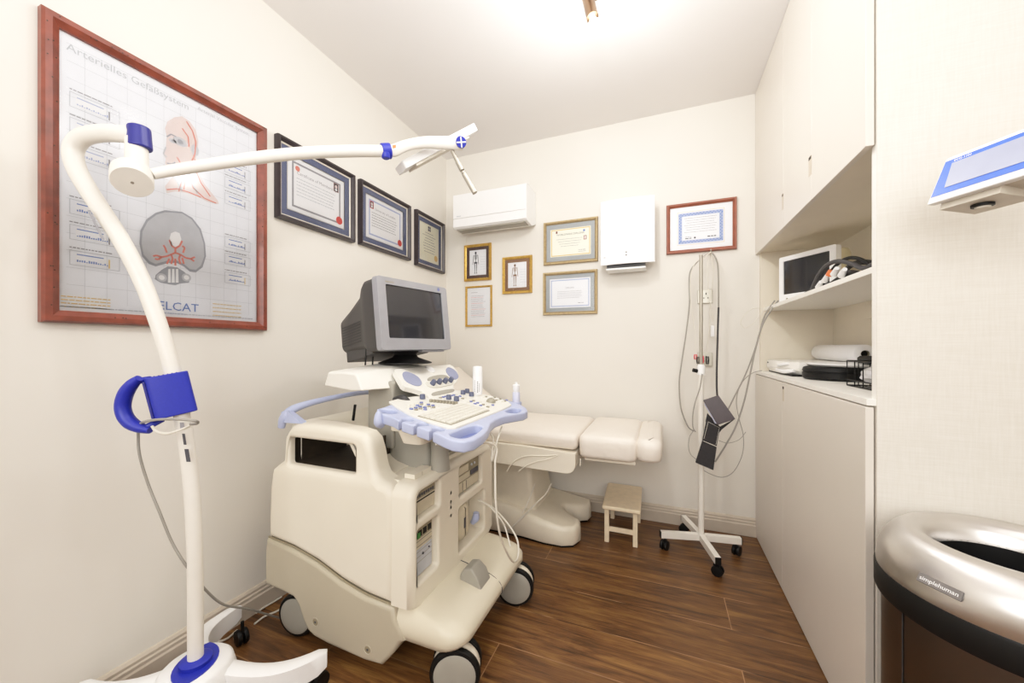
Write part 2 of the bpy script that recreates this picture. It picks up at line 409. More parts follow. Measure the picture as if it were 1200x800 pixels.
def picture(name, label, side, u0, u1, v0, v1, fw, fmat, draw, depth=.022, slip=None, mount=None, mw=0.0, prof=None, group=None):
    W, Hh = u1-u0, v1-v0
    X = frame_xf(side, u0, v0)
    t = thing(name, label, 'picture', X @ Vector((W/2, 0, 0)), group)
    mb = MB(fmat); mb.X = X
    pr = prof or [(0, 0), (0, depth*.7), (fw*.15, depth), (fw*.55, depth*.95), (fw*.8, depth*.7), (fw, depth*.55), (fw, 0)]
    rings = []
    for a, z in pr: rings.append([(a, a, z), (W-a, a, z), (W-a, Hh-a, z), (a, Hh-a, z)])
    mb.loft(rings, False, False)
    if slip:
        mb.use(slip); rings = [[(a, a, z), (W-a, a, z), (W-a, Hh-a, z), (a, Hh-a, z)] for a, z in ((fw-.001, .008), (fw-.001, .0125), (fw+.006, .0105), (fw+.006, .006))]
        mb.loft(rings, False, False)
    if name == 'framed_poster':
        mb.use('brown'); rnd = random.Random(3)
        for k in range(70):
            if k % 2: a, b = rnd.choice((.008+.018*rnd.random(), W-.008-.018*rnd.random())), rnd.uniform(.01, Hh-.01)
            else: a, b = rnd.uniform(.01, W-.01), rnd.choice((.008+.016*rnd.random(), Hh-.008-.016*rnd.random()))
            disc(mb, a, b, .0018, .0284, 6)
    mb.build('frame', t, sharp=20)
    if mount:
        mb = MB(mount); mb.X = X; o_ = [(fw, fw, .005), (W-fw, fw, .005), (W-fw, Hh-fw, .005), (fw, Hh-fw, .005)]
        mw_ = mw if isinstance(mw, tuple) else (mw, mw)
        a, b = fw+mw_[0], fw+mw_[1]
        i_ = [(a, b, .005), (W-a, b, .005), (W-a, Hh-b, .005), (a, Hh-b, .005)]
        mb.prism(o_, (0, 0, .0015), [i_]); mb.build('mount', t)
    mb = MB(); mb.X = X; draw(mb, W, Hh); mb.build('print', t, fix=False)
    mb = MB('glass'); mb.X = X; mb.quad((fw*.9, fw*.9, .0090), (W-fw*.9, fw*.9, .0090), (W-fw*.9, Hh-fw*.9, .0090), (fw*.9, Hh-fw*.9, .0090)); mb.build('glass_pane', t, fix=False)
    return t

# big anatomical poster
def draw_poster(mb, W, Hh):
    U0, V0 = .459, 1.144
    def P(x, y):                     # wall position of a printed detail
        p = atX(x, y, -1.535); return (p.y-U0, p.z-V0)
    z = .0052
    mb.use('paperb'); rect(mb, .02, .02, W-.02, Hh-.02, z)
    mb.use('paper'); ringr(mb, .033, .033, W-.033, Hh-.033, .004, z+.0003)
    mb.use('inkl')
    for i in range(1, 16): rect(mb, .05, .06+i*.048, W-.05, .0608+i*.048, z+.0002)
    for i in range(1, 12): rect(mb, .04+i*.046, .06, .0406+i*.046, Hh-.06, z+.0002)
    z += .0004
    def T(s, x, y, size, m, al='LEFT'):
        u, v = P(x, y); mb.use(m); mb.text(s, size, Matrix.Translation((u, v, z+.0006)), al)
    T('Arterielles Gef\u00e4\u00dfsystem', 78, 57, .030, 'inkl')
    T('Arterial Vascular System', 232, 128, .018, 'inkl')
    T('ELCAT', 185, 362, .040, 'inkb')
    T('medical doppler systems', 186, 366.5, .0075, 'inklb')
    # little logo mark left of the word
    u, v = P(174, 361); mb.use('inkb'); rect(mb, u, v, u+.022, v+.028, z+.0006)
    # head bust
    def ln(pts, m, w=.0035, dz=.0009):
        mb.use(m)
        for a, b in zip(pts[:-1], pts[1:]):
            A = Vector(P(*a)); B = Vector(P(*b)); d = (B-A); n = Vector((-d.y, d.x)).normalized()*w/2
            mb.quad((*(A+n), z+dz), (*(B+n), z+dz), (*(B-n), z+dz), (*(A-n), z+dz))
    def poly(pts, m, dz=.0003):
        mb.use(m); q = [Vector((*P(*p), z+dz)) for p in pts]
        if len(q) < 5: mb.add(q, [tuple(range(len(q)))]); return
        mb.add(q, [tuple(t_) for t_ in tessellate_polygon([q])])
    poly([(197,142),(205,137),(214,136),(223,142),(230,152),(233,165),(232,178),(229,190),(232,200),(240,215),(256,235),(257,239),(244,236),(232,230),(220,226),(206,224),(196,226),(194,218),(202,208),(204,198),(198,196),(194,191),(195,186),(192,180),(195,172),(196,160),(194,150)], 'skinp')
    ln([(196,160),(201,157),(207,160)], 'greyd', .004)
    for cx, cy, r_ in ((203, 165, .006), (212, 166, .012)):
        u, v = P(cx, cy); mb.use('greyp'); disc(mb, u, v, r_*1.8, z+.0005, 16, .7); mb.use('greyd'); disc(mb, u, v, r_*.7, z+.0007, 12)
    u, v = P(229, 176); mb.use('greyp'); disc(mb, u, v, .013, z+.0006, 14, 1.5)
    ln([(195,172),(192,180),(196,184)], 'greyp', .004); ln([(196,191),(202,192),(206,190)], 'greyd', .004)
    ln([(203,206),(208,212),(214,224)], 'greyp', .006); ln([(222,200),(224,212),(232,226)], 'greyp', .006)
    for pl in ([(219,142),(226,153),(230,166),(229,180),(224,192),(217,202),(213,214),(210,224)], [(224,192),(222,206),(227,220),(240,232),(254,238)],
               [(229,186),(230,200),(236,214),(247,230)], [(208,184),(214,194),(218,206),(216,222)], [(196,222),(208,221),(222,225),(236,231)], [(214,150),(221,160),(222,172)], [(205,200),(212,205),(218,206)]):
        ln(pl, 'vessel', .004)
    # brain cross-section
    poly([(203,247),(214,248),(226,255),(236,268),(241,285),(242,300),(238,313),(230,319),(223,318),(216,312),(208,308),(198,308),(190,310),(183,312),(175,309),(167,300),(164,285),(165,270),(172,257),(183,249),(194,246)], 'greyd')
    poly([(203,249),(214,250),(225,257),(234,269),(239,285),(240,300),(236,311),(230,316),(223,315),(216,309),(208,305),(198,305),(190,307),(183,309),(176,306),(169,298),(166.5,285),(167.5,271),(174,259),(184,251.5),(194,248.5)], 'greyp', .0006)
    poly([(206,271),(211,273),(213,280),(211,287),(206,289),(201,287),(199,279),(201,273)], 'paper', .0009)
    poly([(183,322),(190,316),(197,312),(208,313),(216,318),(224,325),(222,331),(212,332),(206,334),(199,333),(189,331),(182,327)], 'greyd', .0004)
    for cx in (190, 219):
        u, v = P(cx, 325); mb.use('greyp'); disc(mb, u, v, .014, z+.0009, 16)
        mb.use('paper'); disc(mb, u, v, .008, z+.0011, 16)
    for x in (199, 203.5, 208): poly([(x-1.3,315),(x+1.3,315),(x+1.8,331),(x-1.8,331)], 'paper', .001)
    for pl in ([(199,281),(202,288),(206,291),(211,288),(214,282)], [(206,291),(206,296),(201,298),(196,300),(190,301),(184,299),(180,300)], [(206,296),(212,298),(218,302),(224,303),(229,301)],
               [(190,301),(186,304),(182,303)], [(224,303),(228,306)], [(201,298),(203,303),(201,309)], [(212,298),(210,303),(212,309)], [(206,303),(206,311)], [(196,296),(194,290),(192,287)], [(215,296),(217,290),(214,288)], [(199,303),(196,309)], [(214,302),(216,309)]):
        ln(pl, 'vessel', .0055)
    # diagnostic boxes left and right
    for (xs, ys) in ((82, (106, 136, 166, 232, 262, 292)), (264, (188, 206, 225, 276, 296, 318))):
        for k, yy in enumerate(ys):
            u, v = P(xs, yy); ww = .105 if xs < 200 else .095; hh = .042
            mb.use('inkl'); ringr(mb, u, v-hh, u+ww, v, .0015, z+.0004)
            mb.use('paper'); rect(mb, u+.012, v-hh+.006, u+ww*.72, v-.006, z+.0004)
            mb.use('inkb' if k > 2 or xs > 200 else 'inklb'); rect(mb, u+.014, v-.012, u+ww*.66, v-.009, z+.0007)
            for j in range(14):
                x_ = u+.014+j*ww*.045; hj = random.uniform(.002, .008)
                rect(mb, x_, v-hh*.75, x_+.0032, v-hh*.75+hj, z+.0007)
            mb.use('inko' if k == 5 else 'ink'); rect(mb, u+ww*.76, v-hh+.004, u+ww*.79, v-.012, z+.0007)
            mb.use('ink'); dashes(mb, u, u+ww*.85, v+.006, .003, z+.0007)
    mb.use('inko')
    for k in range(4):
        u, v = P(72, 347+k*4); dashes(mb, u, u+.10, v, .0028, z+.0005)
        u, v = P(250, 356+k*4.5); dashes(mb, u, u+.10, v, .0028, z+.0005)
    mb.use('inkl'); u, v = P(70, 362); dashes(mb, u, W-.05, .045, .003, z+.0005)
t = picture('framed_poster', 'large mahogany-framed anatomical poster of a head and brain arteries', 'L', .459, 1.070, 1.144, 1.984, .034, 'wood_r', draw_poster, depth=.028)
def cert_dark(photo, title, seal, sealpos, border):
    def d(mb, W, Hh):
        z = .0045; m = .058
        mb.use('paper'); rect(mb, m, m, W-m, Hh-m, z)
        if border: mb.use(border); ringr(mb, m+.022, m+.018, W-m-.022, Hh-m-.018, .009, z+.0003)
        mb.use('ink')
        cx = W/2
        mb.text(title, .021, Matrix.Translation((cx, Hh-m-.070, z+.0005)), 'CENTER')
        mb.use('inkl' if border == 'ink' else 'ink')
        for k in range(6): dashes(mb, m+.045, W-m-.045-random.uniform(0, .03), Hh-m-.09-k*.015, .0035, z+.0004)
        if photo is not None:
            px = m+.03 if photo == 0 else W-m-.065
            mb.use('red' if photo == 0 else 'wood_r'); rect(mb, px, Hh-m-.068, px+.03, Hh-m-.026, z+.0005)
            mb.use('inkd'); rect(mb, px+.003, Hh-m-.065, px+.027, Hh-m-.029, z+.0006)
            mb.use('skinp'); disc(mb, px+.015, Hh-m-.043, .0075, z+.0008, 12, 1.2)
            mb.use('paper'); rect(mb, px+.009, Hh-m-.062, px+.021, Hh-m-.053, z+.0008)
        if sealpos:
            mb.use(seal); disc(mb, W-m-.03, m+.035, .02, z+.0008, 24)
    return d
def cert1(mb, W, Hh):
    cert_dark(1, 'Certificate of Membership', 'red', True, 'ink')(mb, W, Hh)
    mb.use('vessel'); disc(mb, .058+.05, Hh-.058-.045, .012, .0052, 16)
DP = dict(depth=.03, slip='silver_slip', mount='matblue', mw=.034)
picture('framed_certificate', 'dark-framed certificate with blue mount partly behind the white lamp arm, nearest the poster', 'L', 1.115, 1.548, 1.632, 1.990, .020, 'wood_k', cert1, **DP)
picture('framed_certificate', 'middle dark-framed certificate with blue mount and bright red seal on the left wall', 'L', 1.590, 2.026, 1.638, 1.993, .020, 'wood_k', cert_dark(0, 'University of London', 'red', True, 'inklb'), **DP)
def cert3(mb, W, Hh):
    z = .0045; m = .055
    mb.use('cream'); rect(mb, m, m, W-m, Hh-m, z)
    mb.use('inkd'); rect(mb, W/2-.016, Hh-m-.045, W/2+.016, Hh-m-.012, z+.0004)
    mb.use('paper'); rect(mb, W/2-.002, Hh-m-.045, W/2+.002, Hh-m-.012, z+.0006); rect(mb, W/2-.016, Hh-m-.03, W/2+.016, Hh-m-.027, z+.0006)
    mb.use('ink')
    for k in range(8):
        hw = random.uniform(.03, .08); dashes(mb, W/2-hw, W/2+hw, Hh-m-.065-k*.019, .004, z+.0004)
    mb.use('inko'); disc(mb, W-m-.035, m+.04, .022, z+.0006, 24)
picture('framed_certificate', 'narrow dark-framed certificate nearest the back corner with a gold seal', 'L', 2.092, 2.436, 1.625, 1.998, .020, 'wood_k', cert3, **DP)

def figure(mb, cx, cy, h, m, z):
    mb.use(m); s = h
    disc(mb, cx, cy+.44*s, .05*s, z, 12, 1.2)
    mb.use('inkd'); disc(mb, cx+.01*s, cy+.45*s, .028*s, z+.0002, 8)
    mb.use(m)
    rect(mb, cx-.012*s, cy-.02*s, cx+.012*s, cy+.4*s, z)
    for k in range(6): rect(mb, cx-(.085-.004*k)*s, cy+(.34-.035*k)*s, cx+(.085-.004*k)*s, cy+(.355-.035*k)*s, z)
    rect(mb, cx-.08*s, cy-.04*s, cx+.08*s, cy+.03*s, z)
    for sg in (-1, 1):
        mb.add([(cx+sg*.09*s, cy+.34*s, z), (cx+sg*.115*s, cy+.34*s, z), (cx+sg*.155*s, cy-.08*s, z), (cx+sg*.135*s, cy-.08*s, z)], [(0, 1, 2, 3)])
        mb.add([(cx+sg*.03*s, cy-.03*s, z), (cx+sg*.07*s, cy-.03*s, z), (cx+sg*.055*s, cy-.46*s, z), (cx+sg*.035*s, cy-.46*s, z)], [(0, 1, 2, 3)])
        rect(mb, cx+sg*.045*s-.03*s, cy-.49*s, cx+sg*.045*s+.03*s, cy-.46*s, z)
def fig_print(m, mw, tint):
    def d(mb, W, Hh):
        z = .0045; mb.use('paper'); rect(mb, mw, mw, W-mw, Hh-mw, z)
        figure(mb, W*.42, Hh*.5, (Hh-2*mw)*.86, tint, z+.0004)
        mb.use('inkl')
        for k in range(6): dashes(mb, W*.60, W-mw-.008, Hh*.64-k*.018, .002, z+.0004)
    return d
picture('framed_anatomy_print', 'small gold-framed skeleton print with dark brown mount above the framed typed sheet', 'B', -1.382, -1.160, 1.567, 1.838, .020, 'gold', fig_print(0, .040, 'inkd'), depth=.02, mount='matbrown', mw=.022)
picture('framed_anatomy_print', 'small gold-framed muscle figure print with tan mount, right of the skeleton print', 'B', -1.070, -.845, 1.456, 1.720, .020, 'gold', fig_print(0, .040, 'mattan'), depth=.02, mount='mattan', mw=.022)
def letter(mb, W, Hh):
    z = .0045; mb.use('paper'); rect(mb, .01, .01, W-.01, Hh-.01, z)
    mb.use('ink'); dashes(mb, .045, .1, Hh-.05, .003, z+.0004)
    for k in range(15):
        mb.use('vessel' if k % 4 == 1 else 'ink'); dashes(mb, .045, W-.05-random.uniform(0, .03), Hh-.075-k*.011, .0022, z+.0004)
picture('framed_typed_sheet', 'thin gold-framed typed sheet hanging below the skeleton print', 'B', -1.372, -1.155, 1.227, 1.529, .014, 'gold', letter, depth=.016)
def cert_a(mb, W, Hh):
    z = .0045; mb.use('cream'); rect(mb, .045, .05, W-.045, Hh-.05, z)
    mb.use('inko'); ringr(mb, .052, .056, W-.052, Hh-.056, .006, z+.0003)
    mb.use('inkd'); mb.text('WORLDWIDE DIPLOMA', .0175, Matrix.Translation((W/2, Hh-.098, z+.0005)), 'CENTER')
    mb.use('wood_r'); rect(mb, .085, Hh-.082, .097, Hh-.066, z+.0005)
    rect(mb, W-.095, Hh-.14, W-.075, Hh-.112, z+.0005); mb.use('skinp'); rect(mb, W-.091, Hh-.136, W-.079, Hh-.116, z+.0007)
    mb.use('inkb'); disc(mb, W-.092, Hh-.078, .008, z+.0005, 12)
    mb.use('ink')
    for k in range(4): dashes(mb, .09+.01*k, W-.1-.01*k, Hh-.125-k*.016, .0028, z+.0004)
    dashes(mb, W-.13, W-.08, .085, .004, z+.0004); dashes(mb, W-.13, W-.08, .075, .003, z+.0004)
def cert_b(mb, W, Hh):
    z = .0045; mb.use('paper'); rect(mb, .045, .045, W-.045, Hh-.045, z)
    mb.use('inklb'); ringr(mb, .055, .055, W-.055, Hh-.055, .006, z+.0003)
    mb.use('ink'); mb.text('DIPLOMA', .014, Matrix.Translation((W/2, Hh-.115, z+.0005)), 'CENTER')
    for k in range(5): dashes(mb, .1, W-.1-random.uniform(0, .04), Hh-.135-k*.011, .002, z+.0004)
    dashes(mb, W-.13, W-.09, .075, .004, z+.0004)
picture('framed_certificate', 'bronze-framed cream certificate with yellow border, upper of the two beside the hand dryer', 'B', -.760, -.390, 1.638, 1.930, .020, 'bronze', cert_a, depth=.022, mount='matgrey', mw=(.027, .032))
picture('framed_certificate', 'bronze-framed white certificate with grey mount, lower of the two beside the hand dryer', 'B', -.764, -.393, 1.295, 1.586, .020, 'bronze', cert_b, depth=.022, mount='matgrey', mw=(.027, .027))
def cert_c(mb, W, Hh):
    z = .0045; mb.use('paper'); rect(mb, .018, .018, W-.018, Hh-.018, z)
    mb.use('inko'); ringr(mb, .062, .05, W-.062, Hh-.05, .0018, z+.0003)
    mb.use('inklb'); ringr(mb, .068, .058, W-.068, Hh-.058, .02, z+.0003)
    mb.use('inkb')
    nx, ny = 26, 18
    for i in range(nx+1):
        x = .072+i*(W-.144)/nx
        for y in (.068, Hh-.068): disc(mb, x, y+(.003 if i % 2 else -.003), .0038, z+.0006, 8)
    for i in range(ny):
        y = .068+i*(Hh-.136)/ny
        for x in (.078, W-.078): disc(mb, x+(.003 if i % 2 else -.003), y, .0038, z+.0006, 8)
    mb.use('ink')
    for k in range(7): dashes(mb, .1+.006*(k % 3), W-.1-.006*(k % 3), Hh-.092-k*.014, .0024, z+.0004)
    mb.use('inkd'); dashes(mb, .105, .14, .086, .005, z+.0004); disc(mb, W/2-.03, .09, .006, z+.0005, 10); dashes(mb, W-.15, W-.105, .088, .006, z+.0004)
    mb.use('ink'); dashes(mb, .105, .14, .096, .003, z+.0004)
picture('framed_certificate', 'reddish-brown wooden framed certificate with a blue scalloped border above the cable hook', 'B', .024, .399, 1.641, 1.941, .021, 'wood_b', cert_c, depth=.024)

# ------------------------------------------------------------- air conditioner
t = thing('air_conditioner', 'white wall-mounted air conditioner near the back left corner', 'air conditioner', (-1.09, 2.499, 1.905))
x0, x1 = -1.366, -.819
pr = [(2.499, 1.93), (2.499, 2.150), (2.33, 2.150), (2.305, 2.143), (2.30, 2.125), (2.30, 1.965), (2.30, 1.915), (2.312, 1.905), (2.42, 1.898)]
MB('white').loft([[(x0, a, b) for a, b in pr], [(x1, a, b) for a, b in pr]]).build('casing', t, bevel=.004)
mb = MB('white').box((x0+.002, 2.294, 1.972), (x1-.002, 2.301, 2.138)); mb.build('front_panel', t, bevel=.003)
MB('white').box((x0+.002, 2.295, 1.912), (x1-.002, 2.301, 1.969)).build('air_flap', t, bevel=.002)
MB('cgrey').box((x0+.02, 2.318, 1.8965), (x1-.02, 2.40, 1.9055)).build('outlet_vent', t)
MB('inkl').box((x0+.03, 2.2932, 1.984), (x0+.065, 2.2945, 1.989)).build('nameplate', t)
MB('cablew').tube([(-1.365, 2.49, 1.9), (-1.372, 2.492, 1.7), (-1.376, 2.492, 1.5), (-1.377, 2.492, 1.2)], .0018, 6).build('thin_wire', t)

# ------------------------------------------------------------- hand dryer
t = thing('hand_dryer', 'white hand dryer with a curved glossy front plate on the back wall', 'hand dryer', (-.2, 2.499, 1.56))
mb = MB('white').box((-.325, 2.40, 1.60), (-.085, 2.499, 1.95)); mb.build('housing', t, bevel=.008)
X = []
rings = []
for k in range(9):
    s_ = k/8; x = -.355+.315*s_; y = 2.362-.018*math.sin(PI*s_)
    rings.append([(x, y, 1.578), (x, y, 1.972), (x, y+.012, 1.972), (x, y+.012, 1.578)])
M['gloss'] = mat('gloss_white', (244, 244, 248), .08, var=.005, coat=.5)
MB('gloss').loft(rings).build('front_plate', t, bevel=.003)
MB('white').box((-.3, 2.37, 1.64), (-.1, 2.41, 1.9)).build('mounting_block', t)
mb = MB('dark').box((-.318, 2.375, 1.558), (-.095, 2.47, 1.60)); mb.build('air_outlet', t)
MB('white').box((-.323, 2.365, 1.548), (-.09, 2.48, 1.558)).build('outlet_lip', t, bevel=.002)
mb = MB('black')
for zz in (1.645, 1.628): mb.lathe([(.004, 0), (.004, .004)], (-.2, 2.3425, zz), 12, 'y')
mb.build('sensor_eye', t)
MB('inkl').box((-.335, 2.3565, 1.622), (-.305, 2.3585, 1.628)).build('nameplate', t)

# ------------------------------------------------------------- wall sockets and hook
for z0, lab in ((1.335, 'upper metal wall socket half hidden behind the hanging leads'), (.962, 'lower metal wall socket behind the red clips')):
    t = thing('wall_socket', lab, 'socket', (.235, 2.499, z0), 'metal sockets on the back wall')
    MB('sock').box((.195, 2.488, z0), (.275, 2.499, z0+.082)).build('face_plate', t, bevel=.003)
    mb = MB('black'); mb.box((.238, 2.486, z0+.05), (.243, 2.489, z0+.062)); mb.box((.226, 2.486, z0+.028), (.232, 2.489, z0+.034)); mb.box((.248, 2.486, z0+.028), (.254, 2.489, z0+.034)); mb.build('pin_holes', t)
HK = Vector((.262, 2.455, 1.625))
hk = MB('satin').tube([(.262, 2.499, 1.625), (.262, 2.455, 1.622), (.262, 2.445, 1.628), (.262, 2.444, 1.643)], .003, 8).build('wall_hook')
tag(hk, 'small metal hook holding the bundle of leads under the brown frame', 'hook')

# ------------------------------------------------------------- IV-type pole with caster base
PX, PY = .190, 2.205
t = thing('pole_stand', 'white metal pole stand on a four-legged castor base', 'stand', (PX, PY, 0))
MB('steelpaint').tube([(PX, PY, .085), (PX, PY, .96)], .0145, 20, smooth=False).build('pole', t)
MB('satin').tube([(PX, PY, .955), (PX, PY, 1.56)], .0085, 16, smooth=False).build('upper_tube', t)
MB('white').lathe([(.019, .93), (.019, .975), (.013, .985)], (PX, PY, 0), 20).build('collar', t)
MB('black').tube([(PX-.018, PY-.004, .95), (PX-.04, PY-.01, .955)], .01, 12, smooth=False).build('clamp_knob', t)
for dx, dy in ((-.197, -.05), (.187, .03), (.052, -.222), (-.075, .205)):
    d = Vector((dx, dy, 0)); n = Vector((-dy, dx, 0)).normalized()*.0135; e = d.normalized()
    b = Vector((PX, PY, 0))
    ring = lambda p: [p-n+Vector((0, 0, .062)), p+n+Vector((0, 0, .062)), p+n+Vector((0, 0, .096)), p-n+Vector((0, 0, .096))]
    lg = MB('steelpaint').loft([ring(b), ring(b+d)]).build('leg', t, bevel=.002)
    MB('black').loft([ring(b+d), ring(b+d+e*.004)]).build('end_cap', lg, bevel=.001)
    cst = MB('black'); q = b+d-e*.022
    cst.X = Matrix.Translation(q) @ Matrix.Rotation(math.atan2(dy, dx)+.9, 4, 'Z')
    cst.tube([(0, 0, .062), (0, 0, .045)], .006, 8, smooth=False)
    for s_ in (-1, 1):
        cst.lathe([(.012, s_*.004), (.024, s_*.005), (.0255, s_*.010), (.024, s_*.017), (.010, s_*.019)], (.006, 0, .0255), 20, 'y')
    cst.box((-.012, -.006, .03), (.016, .006, .052))
    cst.build('castor', lg)

# cables hanging from the hook
def cable(name, pts, r, m, label, cat='cable', group=None, seg=8, parent=None):
    if name.startswith('lamp_cable'): parent = L
    if name.startswith('probe_cable'): parent = US
    if name.startswith('couch_cable'): parent = CT
    mb = MB(m).tube(pts, r, seg)
    o = mb.build(name, parent)
    if parent is None: tag(o, label, cat, group)
    return o
hp = lambda L, Y=2.44: [atY(x, y, Y) for x, y in L]
cable('lead_cable', [HK+Vector((0, 0, .004))]+hp([(823,302),(815,309),(808,322),(808,355),(804,390),(798,430),(796,450),(798,478),(806,499),(813,505)], 2.42), .0042, 'cable', 'thick grey lead making the widest left loop from the wall hook')
cable('lead_cable', [HK+Vector((0, -.006, .002))]+hp([(820,304),(813,311),(809,330),(810,360),(814,388),(815,412)], 2.41), .0022, 'cablew', 'thin pale lead from the hook ending in a small red clip')
cable('lead_cable', [HK+Vector((.0, -.002, .006))]+hp([(838,301),(841,310),(842,330),(842,361)], 2.42), .0042, 'cable', 'thick grey lead bending right from the wall hook to a dark sleeve')
cable('lead_cable', hp([(842,360),(841,395),(840,430),(840,455),(841,468)], 2.30), .005, 'cabled', 'dark lead running straight down into the black pouch')
cable('lead_cable', [HK+Vector((0, .002, 0))]+hp([(829,310),(830,335),(834,362),(835,377)], 2.43), .002, 'cablew', 'thin pale lead from the hook down to the white connector')
cable('lead_cable', [HK+Vector((0, .004, .003))]+hp([(835,308),(836,322),(833,350),(831,385),(828,412)], 2.45), .002, 'cablew', 'thin pale lead between the sockets reaching the black clip')
cable('lead_cable', [HK+Vector((0, -.012, 0))]+hp([(824,303),(822,312),(822,345),(823,380),(822,408)], 2.40), .0032, 'cablew', 'pale lead hanging close beside the upper pole tube to the pink clip')
MB('cablew')
cn = MB('white').box((.255, 2.425, 1.098), (.274, 2.435, 1.163)); cn = cn.build('connector', None, bevel=.003)
p = atY(835, 388, 2.43); cn.location = (p.x-.2645, 0, p.z-1.13); tag(cn, 'white plastic lead connector hanging over the back wall between the sockets', 'connector')
for (x, y, Yd, m, lab, h_) in ((815, 418, 2.41, 'redclip', 'small red clip at the end of the left thin lead', .03), (823, 421, 2.38, 'redclip', 'pink-red clip in front of the pole between two black clips', .042), (818, 422, 2.40, 'black', 'black clip left of the pink-red clip', .04), (829, 422, 2.42, 'black', 'black clip right of the pink-red clip', .045)):
    p = atY(x, y, Yd); mb = MB(m)
    for s_ in (-1, 1):
        mb.loft([[(p.x+s_*a, p.y-b, p.z+c_), (p.x+s_*(a+.006), p.y-b, p.z+c_), (p.x+s_*(a+.006), p.y+b, p.z+c_), (p.x+s_*a, p.y+b, p.z+c_)] for a, b, c_ in ((.001, .005, -h_/2), (.003, .007, 0), (.001, .006, h_/2))])
    tag(mb.build('electrode_clip', None, bevel=.001), lab, 'clip')
# strands beside the pole and loops
cable('lead_cable', hp([(823,438),(820,455),(815,470),(812,485),(812,500),(815,506)], 2.17), .0028, 'cable', 'grey strand beside the pole dropping from the collar to the loop knot')
cable('lead_cable', hp([(813,504),(808,512),(807,525),(810,533),(816,538)], 2.18), .0018, 'cable', 'short thin loop left of the pole at the pouch height')
cable('lead_cable', hp([(912,352),(903,364),(893,382),(885,410),(879,438),(872,470),(862,500),(850,522),(838,541)], 2.30), .0042, 'cable', 'thick grey lead sagging from the shelf monitor to the bottom of the black pouch')
cable('lead_cable', hp([(908,352),(896,370),(889,395),(881,420),(872,442),(862,462),(852,482)], 2.33), .0036, 'cable', 'grey lead running from the shelf to the right side of the black pouch')
cable('lead_cable', hp([(896,362),(884,361),(874,367),(868,377),(872,384),(882,379),(890,370),(895,363)], 2.36), .002, 'cablew', 'thin pale lead coiled in a loop beside the shelf edge')
cable('lead_cable', hp([(893,434),(884,436),(876,441),(867,452),(863,470),(866,490),(871,510),(870,532),(860,552),(847,559),(832,555),(820,548)], 2.34), .002, 'cable', 'long thin grey lead from the worktop looping low below the pouch')
cable('lead_cable', hp([(842,516),(853,519),(866,515),(874,506)], 2.36), .0016, 'cable', 'thin curved lead behind the black pouch near the wall')

# black pouch folded over
t = thing('black_pouch', 'black folded fabric cuff pouch dangling on its lead in front of the pole', 'pouch', atY(836, 550, 2.13))
def slab(mb, px, Y, th):
    q = [atY(x, y, Y+dy) for x, y, dy in px]
    mb.prism(q, (0, th, 0))
mb = MB('pouchp'); slab(mb, [(824,469,0), (842,463,0), (862,491,-.02), (841,498,-.04)], 2.13, .012); mb.build('upper_flap', t, bevel=.003)
mb = MB('lav'); slab(mb, [(825,473,.012), (829,474,.012), (843,497,-.025), (838,496,-.02)], 2.133, .016); mb.build('inner_lining', t, bevel=.001)
mb = MB('pouch'); slab(mb, [(829,484,0), (844,500,0), (861,491,0), (846,503,0), (842,508,0), (827,494,0)], 2.15, .008); mb.build('fold', t)
mb = MB('pouch'); slab(mb, [(828,492,0), (844,500,0), (840,523,-.01), (823,517,-.01)], 2.138, .012); o = mb.build('middle_pocket', t, bevel=.002)
mb = MB('cablew'); mb.tube([atY(x, y, 2.128) for x, y in ((830,494), (843,501), (839,521))], .0008, 4, smooth=False); mb.tube([atY(x, y, 2.128) for x, y in ((830,494), (825,514))], .0008, 4, smooth=False); mb.tube([atY(x, y, 2.124) for x, y in ((824,516.5), (840,523))], .0012, 4, smooth=False); mb.build('stitching', o)
mb = MB('pouch'); slab(mb, [(823,517,0), (840,524,0), (836,551,-.02), (815,542,-.02)], 2.128, .014); mb.build('lower_pocket', t, bevel=.002)

# ------------------------------------------------------------- step stool
t = thing('step_stool', 'small cream painted wooden stool under the foot end of the couch', 'stool', (-.2, 2.26, 0))
zt = .213
def sring(z, g):
    # seat corners (slightly splayed plan)
    return [(-.305-g, 2.085-g, z), (-.105+g, 2.085-g, z), (-.115+g, 2.455+g*.3, z), (-.322-g, 2.455+g*.3, z)]
mb = MB('stool')
MB('stool').loft([sring(zt-.022, 0), sring(zt, 0)]).build('seat', t, bevel=.008, seg=3)
legs = [(-.285, 2.13), (-.135, 2.13), (-.29, 2.43), (-.135, 2.43)]
for x, y in legs: MB('stool').box((x-.012, y-.012, 0), (x+.012, y+.012, zt-.02)).build('leg', t, bevel=.002)
for y in (2.13, 2.43): MB('stool').box((-.285, y-.006, .06), (-.135, y+.006, .085)).build('rung', t, bevel=.002)
for x in (-.287, -.135): MB('stool').box((x-.006, 2.13, .155), (x+.006, 2.43, .184)).build('side_rail', t, bevel=.002)

